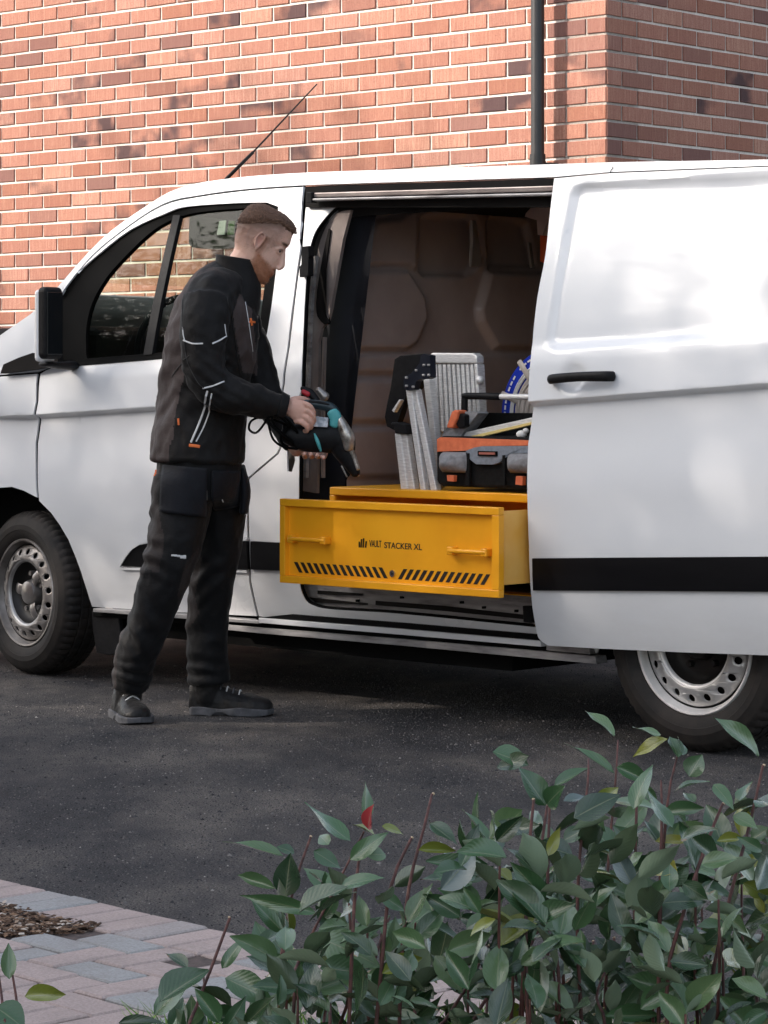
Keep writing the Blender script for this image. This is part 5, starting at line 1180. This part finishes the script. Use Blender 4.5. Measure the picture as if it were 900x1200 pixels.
# ================================================================== the power tool in his hands
tool = empty('power_tool', pm_(385, 505, -.1), 0, 'dark teal corded power tool held by the man in front of the open side door', 'power tool')
def to(name, bm, m, **k):
    bmesh.ops.recalc_face_normals(bm, faces=bm.faces); o = obj(name, bm, m, tool, **k); o.matrix_parent_inverse = Matrix.Translation(-tool.location); return o
def tt_(name, rows, r1, r2, m, **k):
    bm = bmesh.new(); tube(bm, path(rows), r1, r2, seg=k.pop('seg', 16), **k); return auto(to(name, bm, m), 50)
tt_('rear_handle', [(338, 498, -.12), (345, 507, -.12), (352, 513, -.12)], [.02, .035, .038], [.02, .028, .03], M_blackpl)
tt_('motor_housing', [(338, 508, -.12), (356, 511, -.12), (380, 510, -.12), (398, 514, -.12), (404, 526, -.12)], [.035, .052, .060, .056, .042], [.03, .038, .04, .04, .035], M_blackpl)
tt_('front_housing', [(392, 505, -.12), (402, 525, -.12), (411, 541, -.12), (417, 553, -.12)], [.045, .040, .028, .018], [.036, .034, .026, .018], M_blackpl)
tt_('top_grip', [(360, 472, -.14), (374, 474, -.14), (388, 477, -.14), (394, 484, -.14), (397, 496, -.13)], [.013, .017, .017, .018, .02], [.016, .018, .018, .018, .02], speckled('slate_plastic', [(.3, (.010, .022, .028)), (.7, (.018, .036, .044))], 30, .4))
tt_('grip_inlay', [(364, 470.5, -.146), (376, 471.5, -.148), (386, 474, -.146)], .006, .012, M_blackpl)
tt_('teal_casing', [(390, 482, -.15), (394, 489, -.15), (392, 498, -.15)], [.020, .022, .016], [.012, .012, .01], M_tealL)
tt_('teal_casing', [(370, 508, -.152), (374, 518, -.158), (377, 527, -.15)], [.006, .007, .004], [.008, .008, .006], M_tealL)
bm = bmesh.new(); A_q = [pm_(a_, b_, -.168) for a_, b_ in ((369, 487), (386, 489), (385, 500), (367, 499))]; B_q = [q + Vector((0, .03, 0)) for q in A_q]
v1 = [bm.verts.new(q) for q in A_q]; v2 = [bm.verts.new(q) for q in B_q]; bm.faces.new(v1); bm.faces.new(v2[::-1])
for i in range(4): bm.faces.new((v1[i], v2[i], v2[(i + 1) % 4], v1[(i + 1) % 4]))
mod_bevel(to('rating_label', bm, M_label), .002)
M_worn = speckled('worn_cast_metal', [(.35, (.10, .085, .07)), (.5, (.42, .39, .35)), (.7, (.66, .63, .58))], 28, .32, .7, bump=.5, dist=.004)
tt_('gear_case', [(398, 489, -.135), (403, 500, -.145), (408, 512, -.145), (409, 523, -.14)], [.014, .021, .026, .020], [.02, .028, .032, .026], M_worn)
tt_('chuck', [(411, 526, -.135), (415, 536, -.13), (419, 548, -.128)], [.012, .011, .010], [.016, .014, .012], M_worn)
tt_('tool_tip', [(415, 545, -.125), (420, 556, -.12)], [.010, .006], None, M_worn); tt_('guard_edge', [(401, 545, -.13), (404, 551, -.13), (407, 557, -.13)], .003, .004, M_worn)
tt_('trigger', [(356, 459, -.1), (362, 462, -.1)], [.009, .010], None, M_red); tt_('switch_block', [(355, 455, -.09), (364, 460, -.09), (372, 470, -.1)], [.008, .014, .013], None, M_blackpl)
tt_('side_knob', [(374, 457, -.05), (381, 465, -.05)], [.012, .018], None, M_cap)
cabl = cat([(352, 505, -.12), (330, 494, -.16), (312, 488, -.18), (298, 492, -.19), (295, 502, -.19), (303, 506, -.19), (312, 496, -.18), (316, 488, -.17), (318, 500, -.18), (323, 514, -.19), (334, 522, -.18), (350, 525, -.15)], 5)
bm = bmesh.new(); tube(bm, path(cabl), .0042, seg=8, n=1); to('power_cable', bm, M_rubber, smooth=True)
for pts in ([(344, 516, -.15), (326, 500, -.19), (322, 486, -.2), (336, 488, -.19), (350, 506, -.16)], [(346, 520, -.14), (332, 508, -.2), (316, 491, -.2), (328, 486, -.2), (342, 499, -.17)], [(336, 524, -.14), (331, 512, -.17), (340, 500, -.15)]):
    bm = bmesh.new(); tube(bm, path(cat(pts, 5)), .0045, seg=8, n=1); to('power_cable', bm, M_rubber, smooth=True)
# ================================================================== shrubs in the foreground
M_stem = mat('red_brown_stem', rough=.6); g = N(M_stem); f = g.noise(g.coord('World', (1, 1, .3)), 120, 4)
g.l(g.ramp(f, [(.3, (.03, .012, .010)), (.6, (.10, .035, .028)), (.8, (.17, .09, .06))]), g.b.inputs['Base Color']); g.bump(f, .5, .002)
M_cut = mat('cut_stem_end', (.55, .42, .28), .8)
def leafmat(name, a, b, c, back, rough=.26):
    m = mat(name, rough=rough, spec=.5); g = N(m); oi = g.n('ObjectInfo').outputs['Random']; isl = g.n('NewGeometry').outputs['Random Per Island']; r = g.math('FRACT', g.math('ADD', oi, isl))
    v = g.coord('Object'); f = g.noise(v, 55, 4, .65)
    cc = g.ramp(g.math('MULTIPLY_ADD', r, .7, g.math('MULTIPLY', f, .3)), [(0, a), (.5, b), (1, c)])
    uv = g.n('UVMap'); sx = g.n('SeparateXYZ'); g.l(uv.outputs[0], sx.inputs[0]); ax = g.math('ABSOLUTE', g.math('SUBTRACT', sx.outputs[0], .5))
    rib = g.ramp(ax, [(.0, K(.55)), (.035, K(0))]); cc = g.mix(rib, cc, (.22, .24, .14))
    wv = g.math('SINE', g.math('MULTIPLY_ADD', sx.outputs[1], 60, g.math('MULTIPLY', ax, -42)))
    geo = g.n('NewGeometry').outputs['Backfacing']; cc = g.mix(geo, cc, back)
    spots = g.ramp(g.noise(v, 140, 2), [(.70, K(0)), (.76, K(.6))]); cc = g.mix(spots, cc, (.12, .08, .04))
    g.l(cc, g.b.inputs['Base Color']); g.bump(g.math('ADD', g.math('MULTIPLY', wv, .5), f), .2, .0012)
    g.b.inputs['Coat Weight'].default_value = .5; g.b.inputs['Coat Roughness'].default_value = .16
    try: g.b.inputs['Transmission Weight'].default_value = 0
    except Exception: pass
    return m
ML = {'g': leafmat('green_leaf', (.018, .052, .020), (.05, .112, .045), (.125, .19, .085), (.17, .23, .15)),
      'd': leafmat('dark_leaf', (.012, .032, .014), (.022, .055, .022), (.038, .08, .034), (.06, .09, .05)),
      'y': leafmat('yellow_green_leaf', (.10, .13, .02), (.17, .20, .03), (.24, .22, .04), (.2, .22, .07)),
      'r': leafmat('young_red_leaf', (.26, .025, .03), (.32, .035, .04), (.36, .05, .05), (.4, .06, .06)),
      'b': leafmat('blue_grey_leaf', (.07, .11, .10), (.10, .14, .13), (.13, .17, .16), (.2, .24, .22))}
LM = {}
def leaf_mesh(kind, var):
    if (kind, var) in LM: return LM[(kind, var)]
    rr = random.Random(var * 7 + 1); bm = bmesh.new(); nl, nw_ = 8, 6; bend = rr.uniform(.05, .30) * (1 if var % 3 else -.5); fold = rr.uniform(.10, .32); tw = rr.uniform(-.5, .5); grid = []
    for j in range(nl + 1):
        y = j / nl; w = .5 * (sin(pi * min(1, y * 1.02) ** .80)) ** .85 if 0 < y < 1 else .012
        if y > .8: w *= 1 - .35 * (y - .8) / .2
        row = []
        for i in range(nw_ + 1):
            x = (i / nw_ - .5) * 2; X = x * w; Z = abs(x) ** 1.3 * w * fold - bend * y * y + .02 * sin(y * 9 + var + x * 2) * abs(x); a = tw * y
            row.append(bm.verts.new((X * cos(a) - Z * sin(a) * .3, y, Z + X * sin(a))))
        grid.append(row)
    uvl = bm.loops.layers.uv.new('UVMap')
    for j in range(nl):
        for i in range(nw_):
            f = bm.faces.new((grid[j][i], grid[j][i + 1], grid[j + 1][i + 1], grid[j + 1][i])); f.smooth = True
            for lp, (a, b) in zip(f.loops, ((i, j), (i + 1, j), (i + 1, j + 1), (i, j + 1))): lp[uvl].uv = (a / nw_, b / nl)
    me = bpy.data.meshes.new('leaf'); bm.to_mesh(me); bm.free(); me.materials.append(ML[kind]); LM[(kind, var)] = me; return me
bushes = []
def shrub(x, label):
    b = empty('evergreen_shrub', (x, 4.35, .02), 0, label, 'shrub', 'leafy evergreen shrubs in the foreground'); bushes.append((x, b, [])); return b
shrub(-.72, 'small shrub with a few leaves at the bottom left corner before the paving')
shrub(-.22, 'evergreen shrub with a red leaf bud on its tallest stem, left of the thick growth')
shrub(.13, 'dense evergreen shrub at the bottom middle with bare cut stems')
shrub(.47, 'tallest evergreen shrub in front of the rear wheel of the van')
def near(x): return min(bushes, key=lambda b: abs(b[0] - x))
def leaf(base, tip, wpx, kind, parent=None, normal=None):
    B, T_ = base, tip; d = T_ - B; L_ = d.length
    if normal is None: normal = Vector((random.gauss(0, .35), -.75 + random.gauss(0, .2), .75 + random.gauss(0, .25)))
    yv = d.normalized(); zv = (normal - yv * normal.dot(yv)).normalized(); xv = yv.cross(zv)
    M = Matrix((xv, yv, zv)).transposed().to_4x4(); M.translation = B
    M = M @ Matrix.Diagonal((wpx, L_, L_, 1))
    x, b, lst = near(B.x) if parent is None else parent
    lst.append((M, kind, random.randrange(9), B.y, L_))
def stem(pts, r0, r1, parent=None, cut=False):
    x, b, lst = near(pts[0].x) if parent is None else parent
    bm = bmesh.new(); k = len(pts); path_ = [tuple(q + Vector((random.gauss(0, .0015), 0, 0))) for q in pts]
    tube(bm, path_, [r0 + (r1 - r0) * i / (k - 1) for i in range(k)], seg=7, n=3); o = obj('stem', bm, M_stem, b, smooth=True); o.matrix_parent_inverse = Matrix.Translation(-b.location)
    if cut:
        bm = bmesh.new(); tube(bm, [pts[-1], pts[-1] + (pts[-1] - pts[-2]).normalized() * .0025], r1 * 1.0, seg=8, n=1, rnd=False); o = obj('cut_end', bm, M_cut, b); o.matrix_parent_inverse = Matrix.Translation(-b.location)
def c8(x, y): return (450 + x / 2, 820 + y / 2)
def c7(x, y): return (x / 2, 900 + y / 2)
# stems traced from the photograph (crop coordinates), each on its own distance
ST8 = [([(525, 640), (530, 400), (540, 200), (550, 95)], 0), ([(455, 620), (458, 400), (475, 200), (482, 140)], 0), ([(335, 700), (340, 420), (350, 235)], 1), ([(385, 640), (386, 400), (387, 250)], 1), ([(40, 640), (60, 440), (95, 300), (115, 222)], 1), ([(-10, 640), (20, 440), (65, 325)], 1),
       ([(586, 640), (588, 440), (591, 235)], 1), ([(640, 620), (646, 300), (650, 190)], 0), ([(650, 560), (668, 250), (690, 120)], 0), ([(665, 690), (700, 500), (760, 330), (795, 245)], 1), ([(760, 720), (810, 460), (850, 310), (890, 155)], 1), ([(340, 590), (430, 525), (520, 460), (610, 400)], 0), ([(200, 800), (250, 690), (300, 610), (362, 538)], 1),
       ([(100, 800), (140, 755), (200, 660), (246, 578)], 1), ([(410, 800), (430, 740), (470, 640), (490, 568)], 1), ([(415, 560), (430, 500), (447, 470)], 1), ([(745, 760), (742, 640), (745, 520), (745, 330)], 0), ([(840, 780), (845, 640), (838, 500), (840, 360)], 0), ([(600, 760), (560, 640), (540, 560)], 1), ([(880, 760), (870, 660), (885, 560), (905, 470)], 0), ([(300, 780), (310, 640), (300, 520), (310, 470)], 0), ([(520, 780), (500, 700), (520, 640)], 0), ([(680, 780), (690, 700), (670, 620)], 0), ([(345, 440), (372, 350), (384, 250)], 1)]
ST7 = [([(440, 640), (462, 560), (498, 460), (537, 352)], 1), ([(690, 520), (700, 460), (770, 310), (855, 150)], 0), ([(655, 520), (665, 400), (690, 280), (728, 162)], 1), ([(830, 640), (850, 540), (880, 440), (910, 350)], 1), ([(38, 640), (34, 560), (30, 480)], 0), ([(820, 500), (832, 300), (850, 200)], 1), ([(770, 620), (775, 560), (780, 500)], 1), ([(470, 640), (480, 560), (476, 490)], 0), ([(10, 640), (6, 560), (-4, 480)], 0)]
def dep(u): return random.uniform(4.05, 4.6)
stems_ = []
for tab, cv in ((ST8, c8), (ST7, c7)):
    for pts, cut in tab:
        d0 = dep(0); px = [cv(*q) for q in pts]; pts3 = [P(u, v_, d0 + .05 * i) for i, (u, v_) in enumerate(px)]
        base = Vector((pts3[0].x + random.gauss(0, .02), d0 - .02, .02)); w = [base] + pts3
        stem(w, .0034, .0024 if cut else .0017, near(base.x), bool(cut)); stems_.append((pts3, px, d0))
def nearest_depth(u, v_):
    best = (1e9, 4.3)
    for p3, px, d0 in stems_:
        for q, (a, b) in zip(p3, px):
            k = (a - u) ** 2 + (b - v_) ** 2
            if k < best[0]: best = (k, q.y)
    return best[1]
LV8 = [(540,85,480,15,35,'g'),(575,115,655,160,0,''),(665,92,575,118,28,'y'),(650,82,578,72,34,'g'),(690,135,668,88,36,'g'),(680,215,755,178,40,'g'),(715,180,745,128,50,'g'),(540,172,425,98,36,'g'),(265,160,345,140,40,'d'),(255,122,340,150,46,'g'),(378,248,318,155,60,'g'),(382,245,418,205,50,'g'),(398,205,492,150,38,'g'),(420,238,502,222,34,'b'),(498,248,550,205,40,'y'),(545,158,625,190,34,'g'),(640,240,600,190,26,'g'),(700,130,690,85,36,'g'),
 (878,132,793,32,46,'g'),(832,238,858,183,38,'g'),(772,198,820,244,36,'g'),(818,272,878,300,38,'g'),(655,268,748,250,28,'g'),(636,332,748,326,34,'y'),(780,332,842,320,20,'y'),(592,352,552,296,44,'g'),(438,303,538,368,32,'y'),(248,325,335,262,70,'g'),(268,283,362,328,24,'d'),(186,342,288,358,28,'d'),(98,378,242,400,28,'g'),(80,352,168,350,22,'y'),(108,290,172,335,40,'d'),(-5,296,50,312,26,'y'),(-10,455,52,495,34,'g'),(240,558,300,430,64,'g'),(300,438,425,495,54,'g'),(482,398,535,482,50,'g'),(590,402,658,370,24,'y'),(612,400,718,396,26,'y'),(542,498,660,435,54,'g'),(98,518,240,585,36,'g'),(476,668,630,630,64,'g'),(618,612,722,625,28,'g'),(838,388,898,362,44,'y'),(843,428,900,465,36,'y'),(782,490,852,545,32,'g'),(882,642,862,545,60,'g'),(552,574,640,560,38,'g'),(612,582,684,558,38,'g'),(198,688,298,692,54,'g'),(-5,642,92,600,38,'y'),(-10,705,125,690,54,'g'),(516,742,645,740,34,'g'),(788,606,852,638,22,'y'),
 (400,440,455,385,40,'g'),(330,460,400,400,40,'g'),(345,430,395,470,36,'d'),(270,395,300,432,30,'y'),(560,310,600,360,30,'g'),(505,300,545,350,36,'g'),(470,255,520,310,40,'g'),(420,330,480,300,40,'g'),(690,270,720,310,34,'g'),(720,390,790,410,36,'g'),(700,430,760,470,40,'g'),(640,520,720,470,44,'d'),(380,560,440,600,44,'g'),(360,620,440,640,44,'g'),(240,600,180,560,40,'g'),(60,520,20,600,36,'d'),(120,600,180,680,44,'g'),(270,640,350,610,40,'g'),(440,640,500,690,40,'d'),(560,660,640,700,50,'g'),(700,640,780,680,50,'d'),(740,560,800,530,34,'g'),(810,560,850,600,36,'d'),(860,330,905,300,40,'g'),(870,250,905,230,36,'g'),(730,240,700,215,26,'g'),(780,700,860,720,40,'g'),(400,700,460,740,44,'g')]
LV7 = [(856,128,858,28,38,'g'),(862,142,870,88,40,'r'),(822,172,708,92,56,'g'),(664,206,524,168,40,'g'),(668,302,682,198,62,'d'),(645,282,558,252,28,'g'),(745,342,564,290,32,'g'),(664,385,585,305,50,'g'),(668,390,650,332,40,'g'),(652,455,554,385,48,'g'),(528,492,640,545,60,'g'),(372,550,484,464,64,'g'),(440,468,386,428,36,'d'),(755,400,885,455,84,'g'),(728,525,876,466,60,'g'),(590,618,728,488,104,'g'),(800,278,896,248,44,'g'),(820,215,905,150,40,'g'),(538,520,608,538,26,'y'),(22,495,20,410,34,'g'),(-10,560,62,610,74,'g'),(58,535,152,528,34,'y'),(278,598,388,594,34,'d'),(478,578,595,592,36,'d'),(735,195,800,232,40,'g'),(760,350,790,300,40,'g'),(690,200,650,180,28,'g'),(770,180,745,150,30,'g'),(880,160,830,130,36,'y'),(905,205,860,195,36,'g'),(790,420,760,350,50,'g'),(830,330,790,360,40,'d'),(440,600,420,545,40,'g'),(520,470,570,395,30,'g'),(700,520,760,560,40,'y'),(860,560,800,520,50,'g')]
for tab, cv in ((LV8, c8), (LV7, c7)):
    for a, b, c, d, w, k in tab:
        if not k: continue
        u0, v0 = cv(a, b); u1, v1 = cv(c, d); d0 = nearest_depth(u0, v0) - random.uniform(-.01, .03) - (.06 if k == 'r' else 0); B = P(u0, v0, d0); T_ = P(u1, v1, d0 + random.uniform(-.035, .035))
        leaf(B, T_, w / 2 * d0 / F * 1.08, k)
# fill between: more leaves along the stems and low twigs, thickening towards the ground
def mass_top(u):
    return np.interp(u, [120, 180, 220, 280, 330, 400, 450, 520, 560, 640, 700, 760, 820, 900, 960], [1230, 1190, 1160, 1120, 1080, 1040, 1040, 1020, 985, 955, 940, 945, 960, 940, 940])
cnt = 0
while cnt < 1000:
    u = random.uniform(130, 960); v_ = random.uniform(930, 1330)
    mt = mass_top(u)
    if v_ < mt or random.random() > .30 + .7 * min(1, (v_ - mt) / 130): continue
    if u < 330 and random.random() < .6: continue
    d0 = random.uniform(3.92, 4.75); L_ = random.uniform(.044, .088); a = random.gauss(0, .8) * 1.0
    dirv = Vector((sin(a) * 1.1 + random.gauss(0, .3), random.gauss(0, .5), .55 + random.gauss(0, .45))).normalized(); B = P(u, v_, d0)
    if B.z < .06: continue
    k = random.choices('gdyb', (.58, .34, .07, .01))[0]; nrm = Vector((random.gauss(0, .65), -.35 + random.gauss(0, .6), .75))
    leaf(B, B + dirv * L_, L_ * random.uniform(.40, .52), k, None, nrm); cnt += 1
    if cnt % 14 == 0:
        bs = near(B.x); stem([Vector((bs[0] + (B.x - bs[0]) * .6 + random.gauss(0, .03), 4.35 + random.gauss(0, .08), .02)), B.lerp(Vector((B.x, B.y, .1)), .5), B], .0035, .0018, bs)
for x, b, lst in bushes:
    lst.sort(key=lambda q: q[3]); print('leaves', len(lst))
    bm = bmesh.new()
    for i, (M, kind, var, y, L_) in enumerate(lst):
        o = bpy.data.objects.new('leaf', leaf_mesh(kind, var)); COL.objects.link(o); o.parent = b; o.matrix_basis = Matrix.Translation(-b.location) @ M
